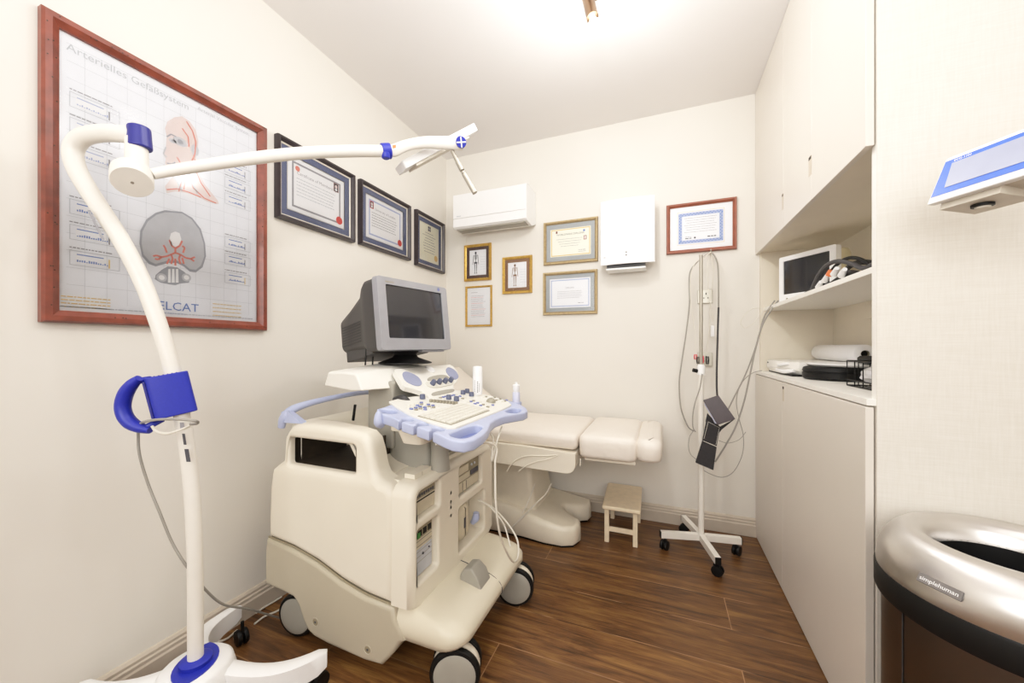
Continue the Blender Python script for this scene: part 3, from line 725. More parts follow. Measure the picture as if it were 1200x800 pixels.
# ------------------------------------------------------------- examination couch
CT = t = thing('examination_couch', 'cream upholstered examination couch with moulded base along the back wall', 'couch', (-.75, 2.2, 0))
def cushion(x0, x1, y0, y1, z0, z1, name, crown=.012, r=.035, m='uph', par=None, rr=.05):
    mb = MB(m); rings = []
    for dz, g in ((0, .02), (.01, .006), (.03, 0), (.06, 0)):
        pass
    hgt = z1-z0
    lev = [(z0, .014), (z0+.006, .005), (z0+.02, 0), (z1-r, -.002), (z1-r*.5, .001), (z1-r*.18, .010), (z1, .024), (z1+crown, .09)]
    for z, g in lev:
        rings.append([(a, b, z) for a, b in rrect(x0+g*.8, y0+g, x1-g*.8, y1-g, max(.012, rr-g*.4), 6)])
    mb.loft(rings); return mb.build(name, par or t, sharp=60)
cushion(-1.03, -.402, 1.885, 2.44, .552, .630, 'seat_cushion', crown=.006, r=.03, rr=.03)
cushion(-.394, -.112, 1.885, 2.44, .518, .634, 'leg_cushion', crown=.007, r=.034, rr=.04)
cushion(-.118, .0, 1.885, 2.44, .527, .632, 'foot_cushion', crown=.004, r=.04, rr=.045)
MB('couch').box((-.37, 1.92, .497), (-.12, 2.40, .518)).build('leg_board', t, bevel=.006)
MB('couch').box((-.105, 1.95, .512), (-.03, 2.38, .53)).build('foot_board', t, bevel=.006)
# backrest
A = Vector((-1.0, 0, .60)); B = Vector((-1.42, 0, .915)); n = Vector((-.6, 0, -.8)).normalized()*-1
mb = MB('uph'); rings = []
nrm = Vector((.6, 0, .8)).normalized()
for g, k in ((.02, -.04), (0, -.02), (0, .015), (.02, .032), (.07, .04)):
    ra = [A.lerp(B, 0)+(A-B).normalized()*(-g), B+(A-B).normalized()*g]
    rings.append([(ra[0].x+nrm.x*k, 1.885+g, ra[0].z+nrm.z*k), (ra[1].x+nrm.x*k, 1.885+g, ra[1].z+nrm.z*k), (ra[1].x+nrm.x*k, 2.44-g, ra[1].z+nrm.z*k), (ra[0].x+nrm.x*k, 2.44-g, ra[0].z+nrm.z*k)])
mb.loft(rings).build('backrest', t, bevel=.01, seg=3)
# side frame with moulded curves
ol = [(-1.0, 0, .455), (-1.0, 0, .553)]+[(x, 0, z) for x, z in ((-.70, .553), (-.405, .540))]+[(a, 0, b) for a, b in arc(-.455, .485, .05, 0, -90, 7)]+[(-.6, 0, .438), (-.8, 0, .445)]
fr = MB('couch')
fr.prism([(x, 1.868, z) for x, _, z in ol], (0, .56, 0)); fr = fr.build('seat_frame', t, bevel=.008, seg=3)
gr = MB('couch')
gr.tube(hp([(594,552),(599,544),(608,537),(620,534),(640,534),(652,533)], 1.8675), .0034, 8)
gr.build('moulded_groove', fr)
gr = MB('couch'); gr.tube(hp([(608,552),(616,546),(628,541),(642,538),(654,533.5)], 1.8675), .003, 8); gr.build('moulded_ridge', fr)
MB('satin').tube([(-.385, 1.90, .51), (-.385, 1.89, .475)], .007, 10, smooth=False).build('hinge_lever', t)
MB('white').box((-.72, 1.98, .40), (-.47, 2.3, .442)).build('lift_motor', t, bevel=.01)
# sculpted base
def base_ring(z, g):
    pts = [(-1.15, 1.975+g), (-.85, 1.985+g), (-.72, 1.975+g), (-.60, 1.955+g), (-.50, 1.958+g), (-.445, 1.985+g), (-.415-g, 2.05), (-.425-g, 2.11-g*.5), (-.47-g, 2.15-g), (-.535-g, 2.19-g*.3), (-.55-g, 2.225), (-.535-g, 2.26+g*.3), (-.47-g, 2.275+g), (-.42-g, 2.31+g*.5), (-.41-g, 2.36), (-.425-g, 2.42-g), (-.50, 2.44-g), (-.70, 2.44-g), (-.9, 2.44-g), (-1.15, 2.44-g)]
    zz = []
    for x, y in pts:
        h = 0
        if z > .05:
            k = max(0, min(1, (-.50-x)/.35)); h = k*.05*(z-.05)/.05
        zz.append((x, y, z+h))
    return zz
mb = MB('couchs')
mb.loft([base_ring(z, g) for z, g in ((.012, .006), (.02, 0), (.085, .003), (.102, .008), (.109, .018), (.111, .032))])
mb.build('base', t, sharp=50)
MB('black').prism([(x, y, .0) for x, y, _ in base_ring(.012, .012)], (0, 0, .012)).build('base_gasket', t)
mb = MB('couchs'); rings = []
for z, xr, y0, y1 in ((.10, -.66, 2.03, 2.41), (.16, -.675, 2.04, 2.41), (.30, -.70, 2.05, 2.39), (.41, -.71, 2.06, 2.38)):
    rings.append([(a, b, z) for a, b in rrect(-1.18, y0, xr, y1, .03, 4)])
mb.loft(rings).build('column_cover', t, sharp=50)
cable('couch_cable', [atY(x, y, Y) for x, y, Y in ((646,566,2.02),(640,578,1.99),(630,588,1.96),(615,603,1.94),(602,616,1.93),(594,622,1.95))], .004, 'cablew', 'white cable hanging from under the couch down across its base')
cable('couch_cable', [atY(x, y, Y) for x, y, Y in ((627,567,2.02),(622,580,1.97),(617,592,1.94),(612,601,1.93))], .003, 'cablew', 'shorter white cable under the couch beside the longer one')

# ------------------------------------------------------------- ultrasound machine
US = thing('ultrasound_machine', 'cream ultrasound cart with lavender console bumper on four castors', 'medical machine', (-1.0, 1.26, 0))
YN, YF = .957, 1.563
# side shells with window
upper = [(-1.362, .371), (-1.362, .45), (-1.356, .56), (-1.345, .625), (-1.322, .645), (-1.302, .66), (-1.298, .72), (-1.284, .765), (-1.262, .788), (-1.235, .798), (-1.16, .802), (-1.06, .801), (-.97, .795), (-.925, .788), (-.900, .768), (-.886, .73), (-.875, .68), (-.862, .655), (-.84, .642), (-.815, .637), (-.795, .622), (-.786, .59), (-.785, .5), (-.790, .42), (-.793, .35), (-.784, .262), (-.897, .270), (-1.001, .293), (-1.11, .331), (-1.228, .357)]
def rr_xz(x0, z0, x1, z1, r=.012): return [(a, b) for a, b in rrect(x0, z0, x1, z1, r, 3)]
hole = rr_xz(-1.268, .650, -.955, .748)
def inset(pts, g):
    n_ = len(pts); out = []
    area = sum(pts[i][0]*pts[(i+1) % n_][1]-pts[(i+1) % n_][0]*pts[i][1] for i in range(n_))
    sg = 1 if area > 0 else -1
    for i in range(n_):
        a, b, c_ = Vector(pts[i-1]), Vector(pts[i]), Vector(pts[(i+1) % n_])
        n1 = (b-a).normalized(); n2 = (c_-b).normalized()
        n1 = Vector((-n1.y, n1.x))*sg; n2 = Vector((-n2.y, n2.x))*sg
        m_ = (n1+n2); m_ = m_/max(.5, m_.length_squared)*2 if m_.length > 0 else n1
        p = b+m_*g*.5*1.0 if False else b+(n1+n2).normalized()*g*min(1.4, 1/max(.6, (n1+n2).length/2))
        out.append((p.x, p.y))
    return out
def dense(pts, mx=.02):
    out = []
    for i in range(len(pts)):
        a, b = Vector(pts[i]), Vector(pts[(i+1) % len(pts)]); k = max(1, int((b-a).length/mx))
        for q in range(k): p = a.lerp(b, q/k); out.append((p.x, p.y))
    return out
def shell(name, outline, y, d, rad, m, hole=None, hr=.012, bulge=None):
    # slab in the XZ plane whose outer edge is a quarter round of radius rad
    sg = 1 if d > 0 else -1; mb = MB(m); NQ = 6
    rings = [[(x, y+d, z) for x, z in outline], [(x, y+sg*rad, z) for x, z in outline]]
    last = outline
    for k in range(1, NQ+1):
        a = PI/2*k/NQ; last = inset(outline, rad*(1-math.cos(a)))
        rings.append([(x, y+sg*rad*(1-math.sin(a)), z) for x, z in last])
    mb.loft(rings, False, False)
    loops = [[Vector((x, y, z)) for x, z in last]]
    if hole:
        hr_ = []
        for k in range(0, 5):
            a = PI/2*k/4; q = inset(hole, -hr*(1-math.sin(a)))
            hr_.append([(x, y+sg*hr*(1-math.cos(a)), z) for x, z in q])
        hr_.append([(x, y+sg*.026, z) for x, z in hole]); mb.loft(hr_, False, False)
        big = inset(hole, -.026); mb.use('brown')
        mb.loft([[(x, y+sg*.026, z) for x, z in hole], [(x, y+sg*.027, z) for x, z in big], [(x, y+d, z) for x, z in big]], False, False); mb.use(m)
        loops.append([Vector(p) for p in hr_[0]])
    flat = [p for l in loops for p in l]
    mb.add(flat, [tuple(t_) for t_ in tessellate_polygon(loops)])
    bl = [[Vector((x, y+d, z)) for x, z in outline]]+([[Vector((x, y+d, z)) for x, z in inset(hole, -.026)]] if hole else [])
    mb.add([p for l in bl for p in l], [tuple(t_) for t_ in tessellate_polygon(bl)])
    if bulge: mb.v = [bulge(p) for p in mb.v]
    return mb
for side in (0, 1):
    y = YN if side == 0 else YF
    d = .085 if side == 0 else -.085
    sg = 1 if side == 0 else -1
    def bul(p, sg=sg, y=y):
        # upper housing steps in slightly above the shoulder line
        t_ = max(0, min(1, (p.z-.615)/.05)); t_ = t_*t_*(3-2*t_)
        if abs(p.y-y) < .05: p = Vector((p.x, p.y+sg*.014*t_, p.z))
        return p
    o = shell('side_panel', upper, y, d, .026, 'cart', hole, .012, bul).build('side_panel', US, sharp=60)
    bm_ = o.data
lower = [(-1.374, .196), (-1.374, .30), (-1.366, .366), (-1.228, .352), (-1.11, .325), (-1.001, .287), (-.897, .264), (-.784, .256), (-.778, .222), (-.755, .196), (-.742, .163), (-.756, .155), (-.78, .12), (-.80, .095), (-.829, .062), (-.90, .056), (-1.06, .062), (-1.125, .07), (-1.155, .083), (-1.180, .118), (-1.20, .160), (-1.225, .182), (-1.27, .187)]
for side in (0, 1):
    y = YN-.003 if side == 0 else YF+.003
    d = .07 if side == 0 else -.07
    o = shell('skirt_panel', lower, y, d, .014, 'skirt').build('skirt_panel', US, sharp=60)
    for x, z in ((-1.115, .125), (-.885, .098)):
        g_ = -1 if side == 0 else 1
        rc = MB('skirt').lathe([(.0165, g_*-.001), (.0165, g_*.0015), (.0130, g_*.0015), (.0115, g_*.0002), (.005, g_*.0002)], (x, y, z), 24, 'y')
        rc.use('drived').lathe([(.0115, g_*.0001), (.0115, g_*.0004)], (x, y, z), 20, 'y'); rc.use('inkd').lathe([(.004, g_*.0003), (.004, g_*.0009)], (x, y, z), 10, 'y')
        rc.build('screw_recess', o)
for y_, g_ in ((YN, 1), (YF, -1)):
    sm = [(-1.366, .368), (-1.228, .3545), (-1.11, .328), (-1.001, .290), (-.897, .267), (-.786, .259)]
    MB('drived').tube([(x, y_+g_*.010, z) for x, z in sm], .0036, 8).build('panel_seam', US)
    sm = [(-.784, .262), (-.792, .35), (-.789, .42), (-.784, .5), (-.784, .560)]
    MB('drived').tube([(x+.002, y_+g_*.010, z) for x, z in sm], .0036, 8).build('panel_seam', US)
# core
core = [(-1.345, .20), (-1.34, .55), (-1.30, .66), (-1.29, .74), (-1.25, .79), (-1.15, .80), (-1.08, .798), (-1.04, .785), (-1.01, .755), (-.985, .70), (-.96, .655), (-.92, .637), (-.80, .630), (-.80, .20)]
mb = MB('cart')
def bxz(a, b, y0, y1, poly): return [(x, y0, z) for x, z in poly], (0, y1-y0, 0)
# lower chassis, tray floor, rear hood
lo = [(-1.345, .20), (-1.34, .55), (-1.315, .640), (-.80, .640), (-.80, .20)]
mb.prism([(x, YN+.05, z) for x, z in lo], (0, YF-YN-.1, 0)); mb.build('chassis', US, bevel=.006)
def sst(t): t = max(0, min(1, t)); return t*t*(3-2*t)
def hoodz(x, y):
    p = .800-.02*sst((-1.26-x)/.04)
    for (a, za), (b, zb) in zip([(-1.10, .798), (-1.05, .788), (-1.01, .755), (-.985, .715), (-.955, .680), (-.915, .656), (-.86, .642)][:-1], [(-1.05, .788), (-1.01, .755), (-.985, .715), (-.955, .680), (-.915, .656), (-.86, .642)]):
        if a <= x <= b: p = za+(zb-za)*(x-a)/(b-a)
    dsh = .062*sst((y-1.065)/.05)*sst((1.485-y)/.05)*sst((x+1.275)/.06)
    return min(p, .800-dsh)
mb = MB('cart'); nx, ny = 44, 40; top = []; X0_, X1_, Y0_, Y1_ = -1.298, -.862, YN+.05, YF-.05
for i in range(nx+1):
    for j in range(ny+1):
        x = X0_+(X1_-X0_)*i/nx; y = Y0_+(Y1_-Y0_)*j/ny; top.append((x, y, hoodz(x, y)))
nt_ = len(top); W_ = ny+1
fs_ = [(i*W_+j, (i+1)*W_+j, (i+1)*W_+j+1, i*W_+j+1) for i in range(nx) for j in range(ny)]
bot = [(x, y, max(.637, z-.022)) for x, y, z in top]
fs_ += [tuple(nt_+k for k in reversed(f)) for f in fs_]
for j in range(ny):
    fs_ += [(j, j+1, nt_+j+1, nt_+j), (nx*W_+j, nx*W_+j+1, nt_+nx*W_+j+1, nt_+nx*W_+j)]
for i in range(nx):
    fs_ += [(i*W_, (i+1)*W_, nt_+(i+1)*W_, nt_+i*W_), (i*W_+ny, (i+1)*W_+ny, nt_+(i+1)*W_+ny, nt_+i*W_+ny)]
mb.add(top+bot, fs_).build('top_hood', US, sharp=50)
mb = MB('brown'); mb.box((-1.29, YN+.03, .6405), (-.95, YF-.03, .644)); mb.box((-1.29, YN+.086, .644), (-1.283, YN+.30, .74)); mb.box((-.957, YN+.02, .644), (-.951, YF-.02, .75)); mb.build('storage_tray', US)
MB('cart').box((-1.31, YN+.07, .63), (-1.295, YF-.07, .655)).build('rear_sill', US)
# front frame with four bays
ys = [YN+.0, .992, 1.118, 1.258, 1.440, YF]
ys = [YN, .988, 1.118, 1.252, 1.455, YF]
def yz(y0, z0, y1, z1, r=.012): return [(a, b) for a, b in rrect(y0, z0, y1, z1, r, 3)]
outl = [(YN+.002, .262), (1.0, .240), (1.26, .236), (1.52, .240), (YF-.002, .262), (YF-.002, .59), (YF-.008, .615), (YF-.025, .635), (YF-.05, .642), (1.26, .650), (YN+.05, .642), (YN+.025, .635), (YN+.008, .615), (YN+.004, .60), (YN+.004, .43)]
bays = [yz(.988, .527, 1.118, .616), yz(.988, .325, 1.108, .497), yz(1.254, .500, 1.445, .618), yz(1.250, .290, 1.470, .462)]
def shellx(outline, x, d, rad, m, holes, hr=.012):
    mb = MB(m); NQ = 6
    rings = [[(x-d, y, z) for y, z in outline], [(x-rad, y, z) for y, z in outline]]; last = outline
    for k in range(1, NQ+1):
        a = PI/2*k/NQ; last = inset(outline, rad*(1-math.cos(a))); rings.append([(x-rad*(1-math.sin(a)), y, z) for y, z in last])
    mb.loft(rings, True, False); loops = [[Vector((x, y, z)) for y, z in last]]
    for h in holes:
        hr_ = []
        for k in range(5):
            a = PI/2*k/4; hr_.append([(x-hr*(1-math.cos(a)), y, z) for y, z in inset(h, -hr*(1-math.sin(a)))])
        hr_.append([(x-d+.002, y, z) for y, z in h]); mb.loft(hr_, False, False); loops.append([Vector(p) for p in hr_[0]])
    mb.add([p for l in loops for p in l], [tuple(t_) for t_ in tessellate_polygon(loops)])
    return mb
FR = shellx(outl, -.716, .079, .022, 'cart', bays, .010).build('front_frame', US, sharp=60)
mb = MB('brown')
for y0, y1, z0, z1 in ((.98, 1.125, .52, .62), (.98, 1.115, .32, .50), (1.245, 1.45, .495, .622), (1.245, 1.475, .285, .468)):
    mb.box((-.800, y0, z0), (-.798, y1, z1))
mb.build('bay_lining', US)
# drives
def unit(name, y0, y1, z0, z1, x, m='drive'):
    return MB(m).box((-.797, y0, z0), (x, y1, z1)).build(name, US, bevel=.002)
o = unit('video_recorder', .990, 1.116, .530, .608, -.737)
mb = MB('drived').box((-0.7370, .992, .583), (-0.7350, 1.114, .606))
for k in range(9): mb.use('inkd').box((-0.7350, .997+k*.0125, .588+.002*(k % 2)), (-0.7335, 1.005+k*.0125, .598)); 
mb.use('black').box((-0.7365, .994, .574), (-0.7350, 1.113, .578))
mb.build('control_strip', o)
o = unit('module_rack', .990, 1.106, .328, .490, -.742, 'drive')
mb = MB('inkl')
mb.box((-0.7420, .994, .33), (-0.7405, 1.103, .415))
mb.use('drived').box((-0.7420, .994, .448), (-0.7405, 1.103, .486))
mb.use('black')
for k in range(4): mb.box((-0.7405, .998+k*.027, .455), (-0.7380, 1.016+k*.027, .474))
mb.use('greenled').box((-0.7405, 1.02, .452), (-0.7375, 1.034, .470))
mb.use('keyg')
for k in range(5): mb.box((-0.7420, .994, .372+k*.017), (-0.7400, 1.103, .3735+k*.017))
mb.use('inkd'); mb.lathe([(.004, -0.7405), (.004, -0.7370)], (0, 1.05, .392), 10, 'x'); mb.lathe([(.003, -0.7405), (.003, -0.7370)], (0, 1.085, .397), 10, 'x')
mb.build('connector_plate', o)
o = unit('disc_drive', 1.256, 1.443, .504, .612, -.732, 'drived')
mb = MB('drive').box((-0.7320, 1.262, .578), (-0.7300, 1.35, .606)); mb.box((-0.7320, 1.262, .508), (-0.7300, 1.438, .545)); mb.box((-0.7320, 1.262, .55), (-0.7300, 1.36, .572))
mb.use('inkd').box((-0.7310, 1.368, .553), (-0.7280, 1.432, .572)); mb.box((-0.7310, 1.30, .51), (-0.7290, 1.302, .543)); mb.box((-0.7310, 1.33, .51), (-0.7290, 1.332, .543))
mb.use('greyp'); mb.lathe([(.005, -0.7310), (.005, -0.7270)], (0, 1.375, .594), 12, 'x'); mb.lathe([(.005, -0.7310), (.005, -0.7270)], (0, 1.40, .594), 12, 'x')
mb.build('drive_face', o)
# probe holder pod in lower far bay
mb = MB('drive'); rings = []
for x, g in ((-.797, 0), (-.745, 0), (-.733, .006), (-.728, .018)):
    rings.append([(x, a, b) for a, b in rrect(1.275+g, .312+g, 1.365-g, .452-g, .03, 5)])
mb.loft(rings); o = mb.build('probe_port', US, sharp=50)
MB('inkd').box((-.7285, 1.308, .36), (-.7265, 1.322, .40)).build('port_slot', o)
mb = MB('peri').tube([(-.74, 1.40, .34), (-.725, 1.402, .36), (-.722, 1.402, .385)], [.010, .016, .012], 14); mb.build('probe_lock_lever', o)
# indicator buttons on the centre post
for k, (z, m) in enumerate(((.545, 'cgrey'), (.512, 'dark'), (.492, 'cgrey'), (.462, 'cgrey'))):
    MB(m).lathe([(.009, 0), (.009, .003), (.006, .0045)], (0, 0, 0), 16, 'x').X
    mb = MB(m); mb.X = Matrix.Translation((-.7205, 1.19, z)); mb.lathe([(.0085, 0), (.0085, .003), (.006, .0045)], (0, 0, 0), 16, 'x'); mb.build('button', FR)
# front bumper
mb = MB('skirt'); rings = []
M['bump'] = mat('cart_bumper', (216, 208, 188), .4, var=.015, scale=6)
mb = MB('bump')
for z, xf, yi in ((.150, -.60, .03), (.158, -.565, .012), (.180, -.545, .003), (.203, -.545, .003), (.222, -.560, .008), (.236, -.590, .016), (.247, -.640, .024), (.256, -.700, .03), (.264, -.760, .034)):
    rings.append([(x, y, z+(.0)) for x, y in [(-.79, YF-.02-yi), (-.79, YN+yi)]+[(a, b) for a, b in arc(xf-.07, YN+yi+.07, .07, -90, 0, 7)]+[(a, b) for a, b in arc(xf-.07, YF-.02-yi-.07, .07, 0, 90, 7)]])
mb.loft(rings); BP = mb.build('front_bumper', US, sharp=60)
mb = MB('cgrey'); q = []
for x, z, hw in ((-.655, .235, .045), (-.655, .262, .040), (-.635, .290, .032), (-.612, .286, .030), (-.588, .250, .036), (-.578, .222, .040)):
    q.append([(x, 1.21-hw, z), (x, 1.21+hw, z)])
pr_ = [(-.665, .22), (-.668, .268), (-.655, .290), (-.625, .296), (-.600, .270), (-.585, .235), (-.580, .21)]
mb.loft([[(x, 1.168+.006*(z > .28), z) for x, z in pr_], [(x, 1.252-.006*(z > .28), z) for x, z in pr_]]); mb.build('brake_pedal', US, bevel=.008, seg=3)
mb = MB('inkd')
mb.tube([(-.775, 1.26, .269), (-.70, 1.262, .2585), (-.645, 1.26, .2485), (-.592, 1.262, .237), (-.552, 1.262, .212), (-.544, 1.262, .18), (-.57, 1.262, .155)], .0013, 5); mb.build('bumper_seam', BP)
# undercarriage
MB('dark').box((-1.28, 1.02, .11), (-.66, 1.50, .205)).build('undercarriage', US)
# castors
def castor(x, y, ang):
    root = MB('cart'); Xf = Matrix.Translation((x, y, .078)) @ Matrix.Rotation(ang, 4, 'Z')
    root.X = Xf
    root.lathe([(.02, -.017), (.070, -.016), (.074, -.010), (.074, .010), (.070, .016), (.02, .017)], (0, 0, 0), 36, 'y')
    root.tube([(0, 0, .06), (0, 0, .125)], .016, 12, smooth=False)
    o = root.build('castor', US, sharp=40)
    for s_ in (-1, 1):
        w_ = MB('black'); w_.X = Xf
        w_.lathe([(.062, s_*.017), (.074, s_*.018), (.078, s_*.024), (.078, s_*.034), (.074, s_*.040), (.064, s_*.041)], (0, 0, 0), 40, 'y', False, False)
        w_.lathe([(.062, s_*.017), (.064, s_*.041)], (0, 0, 0), 40, 'y', True, False)
        w_.build('wheel_tyre', o)
        w_ = MB('cgrey'); w_.X = Xf
        w_.lathe([(.0645, s_*.030), (.0645, s_*.042), (.060, s_*.0445), (.040, s_*.047), (.010, s_*.048)], (0, 0, 0), 36, 'y')
        w_.build('hub_cap', o)
castor(-.60, 1.03, math.radians(22)); castor(-.578, 1.487, math.radians(16)); castor(-1.27, 1.035, math.radians(8)); castor(-1.27, 1.49, 0)
# rear handle bar
mb = MB('peri').tube([(-1.325, .985, .775), (-1.318, .99, .81), (-1.307, 1.015, .838), (-1.285, 1.07, .856), (-1.262, 1.17, .868), (-1.255, 1.27, .872), (-1.262, 1.37, .868), (-1.285, 1.47, .856), (-1.307, 1.525, .838), (-1.318, 1.55, .81), (-1.325, 1.555, .775)], [.012, .016, .016, .0125, .0105, .0105, .0105, .0125, .016, .016, .012], 16)
for y in (1.0, 1.54):
    mb.loft([[(-1.33, y-.02, .795), (-1.22, y-.012, .797), (-1.22, y+.012, .797), (-1.33, y+.02, .795)], [(-1.325, y-.014, .835), (-1.30, y-.008, .84), (-1.30, y+.008, .84), (-1.325, y+.014, .835)]])
mb.build('rear_handle', US, sharp=60)
MB('cgrey').box((-1.352, .995, .60), (-1.335, 1.02, .63)).build('rear_bumper_stud', US, bevel=.003)
# centre column
mb = MB('cgrey')
mb.loft([[(a, b, z) for a, b in rrect(-.955, 1.135, -.775, 1.39, .02, 4)] for z in (.640, .70, .80)]); mb.build('lift_column', US, sharp=50)
mb = MB('cgrey').lathe([(.036, .640), (.033, .66), (.031, .70), (.033, .735), (.026, .76), (.024, .83)], (-.737, 1.15, 0), 24); mb.build('support_post', US, sharp=60)
mb = MB('cart').box((-.79, 1.02, .645), (-.75, 1.115, .660)); mb.box((-.79, 1.21, .648), (-.75, 1.48, .664)); mb.use('skirt').box((-.752, 1.06, .647), (-.7495, 1.063, .658)).box((-.752, 1.36, .650), (-.7495, 1.363, .662)); mb.build('vent_ledge', US)
MB('cart').loft([[(a, b, z) for a, b in rrect(-.90, 1.06, -.66, 1.40, .04, 4)] for z in (.785, .825, .85)]).build('console_underside', US, sharp=50)
mb = MB('cart'); mb.loft([[(a, b, z) for a, b in rrect(-.80+d_, .99+d_, -.70-d_, 1.08-d_, .02, 4)] for z, d_ in ((.765, .01), (.80, 0), (.85, 0))]); mb.build('console_bracket', US, sharp=50)
# neck under deck; darker grey stands in for the shade there
MB('cgrey').box((-1.04, 1.12, .70), (-.92, 1.42, .95)).build('deck_neck', US, bevel=.01)
MB('black').tube([(-1.085, 1.095, .80), (-1.07, 1.09, .86)], .005, 8, smooth=False).build('deck_latch', US)
MB('dark').tube([(-.895, 1.10, .885), (-.86, 1.10, .895), (-.84, 1.11, .875)], .012, 10).build('cable_gland', US)

# console: tilted plane z = .83 + .15*(-.5-x)
def cz(x): return .83+.15*(-.5-x)
def cp(pts, dz=0): return [(x, y, cz(x)+dz) for x, y in pts]
def smooth2(pts, step=4):
    n_ = len(pts); out = []
    for i in range(n_):
        a, b, c_, d = [Vector(pts[(i+k) % n_]) for k in (-1, 0, 1, 2)]
        for k in range(step):
            u = k/step; out.append(tuple(.5*((2*b)+(c_-a)*u+(2*a-5*b+4*c_-d)*u*u+(3*b-a-3*c_+d)*u**3)))
    return out
def keyhole(cx, cy, dirx, diry, r, sw, reach):
    """outline points going into the slot and around the hole (edge direction dirx,diry; inward is left of it)"""
    nx, ny = -diry, dirx
    pts = [(cx-dirx*sw-nx*reach, cy-diry*sw-ny*reach)]
    base = math.atan2(-ny, -nx); half = math.asin(min(.95, sw/r))
    a0 = base-half; a1 = base+half-2*PI
    for k in range(11):
        a = a0+(a1-a0)*k/10; pts.append((cx+r*math.cos(a), cy+r*math.sin(a)))
    pts.append((cx+dirx*sw-nx*reach, cy+diry*sw-ny*reach))
    return pts
near = [(-.845, .985), (-.838, .945), (-.815, .918), (-.785, .912), (-.752, .912)]
e = Vector((.115, -.012)).normalized()
near += keyhole(-.707, .928, e.x, e.y, .018, .0065, .032)
near += keyhole(-.650, .922, e.x, e.y, .018, .0065, .032)
near += keyhole(-.592, .915, e.x, e.y, .018, .007, .032)
near += [(-.545, .868), (-.515, .861), (-.485, .872), (-.474, .91), (-.478, .97), (-.492, 1.035), (-.515, 1.10), (-.524, 1.16), (-.520, 1.23), (-.503, 1.29), (-.487, 1.34), (-.488, 1.385), (-.510, 1.43), (-.55, 1.47), (-.60, 1.492), (-.68, 1.50), (-.78, 1.495), (-.84, 1.44), (-.86, 1.3), (-.868, 1.1)]
h1 = smooth2([(-.548, .905), (-.549, .95), (-.547, 1.005), (-.535, 1.045), (-.512, 1.035), (-.500, .985), (-.496, .925), (-.505, .893), (-.53, .888)], 3)
h2 = smooth2([(-.550, 1.32), (-.549, 1.37), (-.530, 1.395), (-.510, 1.375), (-.505, 1.32), (-.520, 1.29), (-.542, 1.29)], 3)
cup = [(-.802+.030*math.cos(2*PI*k/20), .955+.026*math.sin(2*PI*k/20)) for k in range(20)]
mb = MB('peri'); RD = .0055; TK = .031
def edge_rings(loop, sgn):
    rg = []
    for k in range(0, 5):
        a = PI/2*k/4; rg.append(cp(inset(loop, sgn*RD*(1-math.cos(a))), -RD*(1-math.sin(a))))
    for k in range(0, 5):
        a = PI/2*k/4; rg.insert(0, cp(inset(loop, sgn*RD*(1-math.cos(a))), -TK+RD*(1-math.sin(a))))
    mb.loft(rg, False, False); return rg[0], rg[-1]
ends = [edge_rings(near, 1), edge_rings(h1, -1), edge_rings(h2, -1), edge_rings(cup, -1)]
for w_ in (0, 1):
    lp = [[Vector(p) for p in e_[w_]] for e_ in ends]
    mb.add([p for l in lp for p in l], [tuple(t_) for t_ in tessellate_polygon(lp)])
CO = mb.build('console_bumper', US, sharp=60)
for h_, n_ in ((h1, 'grip_recess'), (h2, 'grip_recess'), (cup, 'cup_floor')): MB('perid').prism(cp(h_, -.03), (0, 0, .004)).build(n_, CO)
mb = MB('peri'); mb.tube([(-.800, .922, cz(-.8)-.036), (-.800, .908, cz(-.8)-.026), (-.800, .908, cz(-.8)-.006), (-.800, .912, cz(-.8)+.006)], [.013, .014, .011, .007], 14); mb.build('probe_hook', CO)
mb = MB('keyg'); mb.text('E-E', .014, Matrix.Translation((-.545, 1.15, cz(-.535)+.0008)) @ Matrix.Rotation(PI/2, 4, 'Z') @ Matrix.Rotation(0, 4, 'X'), 'LEFT', .0006); mb.build('printed_mark', CO)
wp = [(-.868, 1.035), (-.875, 1.09), (-.86, 1.30), (-.85, 1.44), (-.76, 1.475), (-.68, 1.478), (-.60, 1.452), (-.562, 1.40), (-.556, 1.30), (-.556, 1.0), (-.556, .95), (-.572, .932), (-.64, .938), (-.73, .962), (-.80, .995)]
mb = MB('console'); mb.prism(cp(wp, -.002), (0, 0, .009)); CP = mb.build('control_panel', US, bevel=.003)
TZ = .0072
def on(x, y, dz=0): return (x, y, cz(x)+TZ+dz)
def cbox(mb, x0, y0, x1, y1, h):
    mb.add([on(x0, y0), on(x1, y0), on(x1, y1), on(x0, y1), on(x0, y0, h), on(x1, y0, h), on(x1, y1, h), on(x0, y1, h)], [(0,3,2,1),(4,5,6,7),(0,1,5,4),(1,2,6,5),(2,3,7,6),(3,0,4,7)])
mb = MB('keyg'); cbox(mb, -.692, .955, -.574, 1.222, .0015); KB = mb.build('keyboard_tray', CP)
mb = MB('key')
for r_ in range(6):
    x0 = -.688+r_*.0188; nk = 15 if r_ < 5 else 15
    for k in range(15):
        y0 = .960+k*.01735
        if r_ == 5 and 4 <= k <= 9:
            if k == 4: cbox(mb, x0, y0, x0+.0165, y0+.01735*6-.002, .006)
            continue
        cbox(mb, x0, y0, x0+.0165, y0+.0152, .006)
mb.build('keys', KB)
mb = MB('keyg'); mb2 = MB('key')
arcp = [(-.787, 1.165), (-.783, 1.185), (-.776, 1.203), (-.765, 1.213), (-.752, 1.218), (-.738, 1.216), (-.724, 1.208), (-.712, 1.195)]
arcp = [(-.775+.0095*k, 1.150+.0075*k-.0006*k*k*.3) for k in range(9)]
for x, y in arcp: cbox(mb, x-.004, y-.006, x+.004, y+.006, .010)
mb.build('gain_sliders', CP)
rnd = random.Random(5)
BT = []
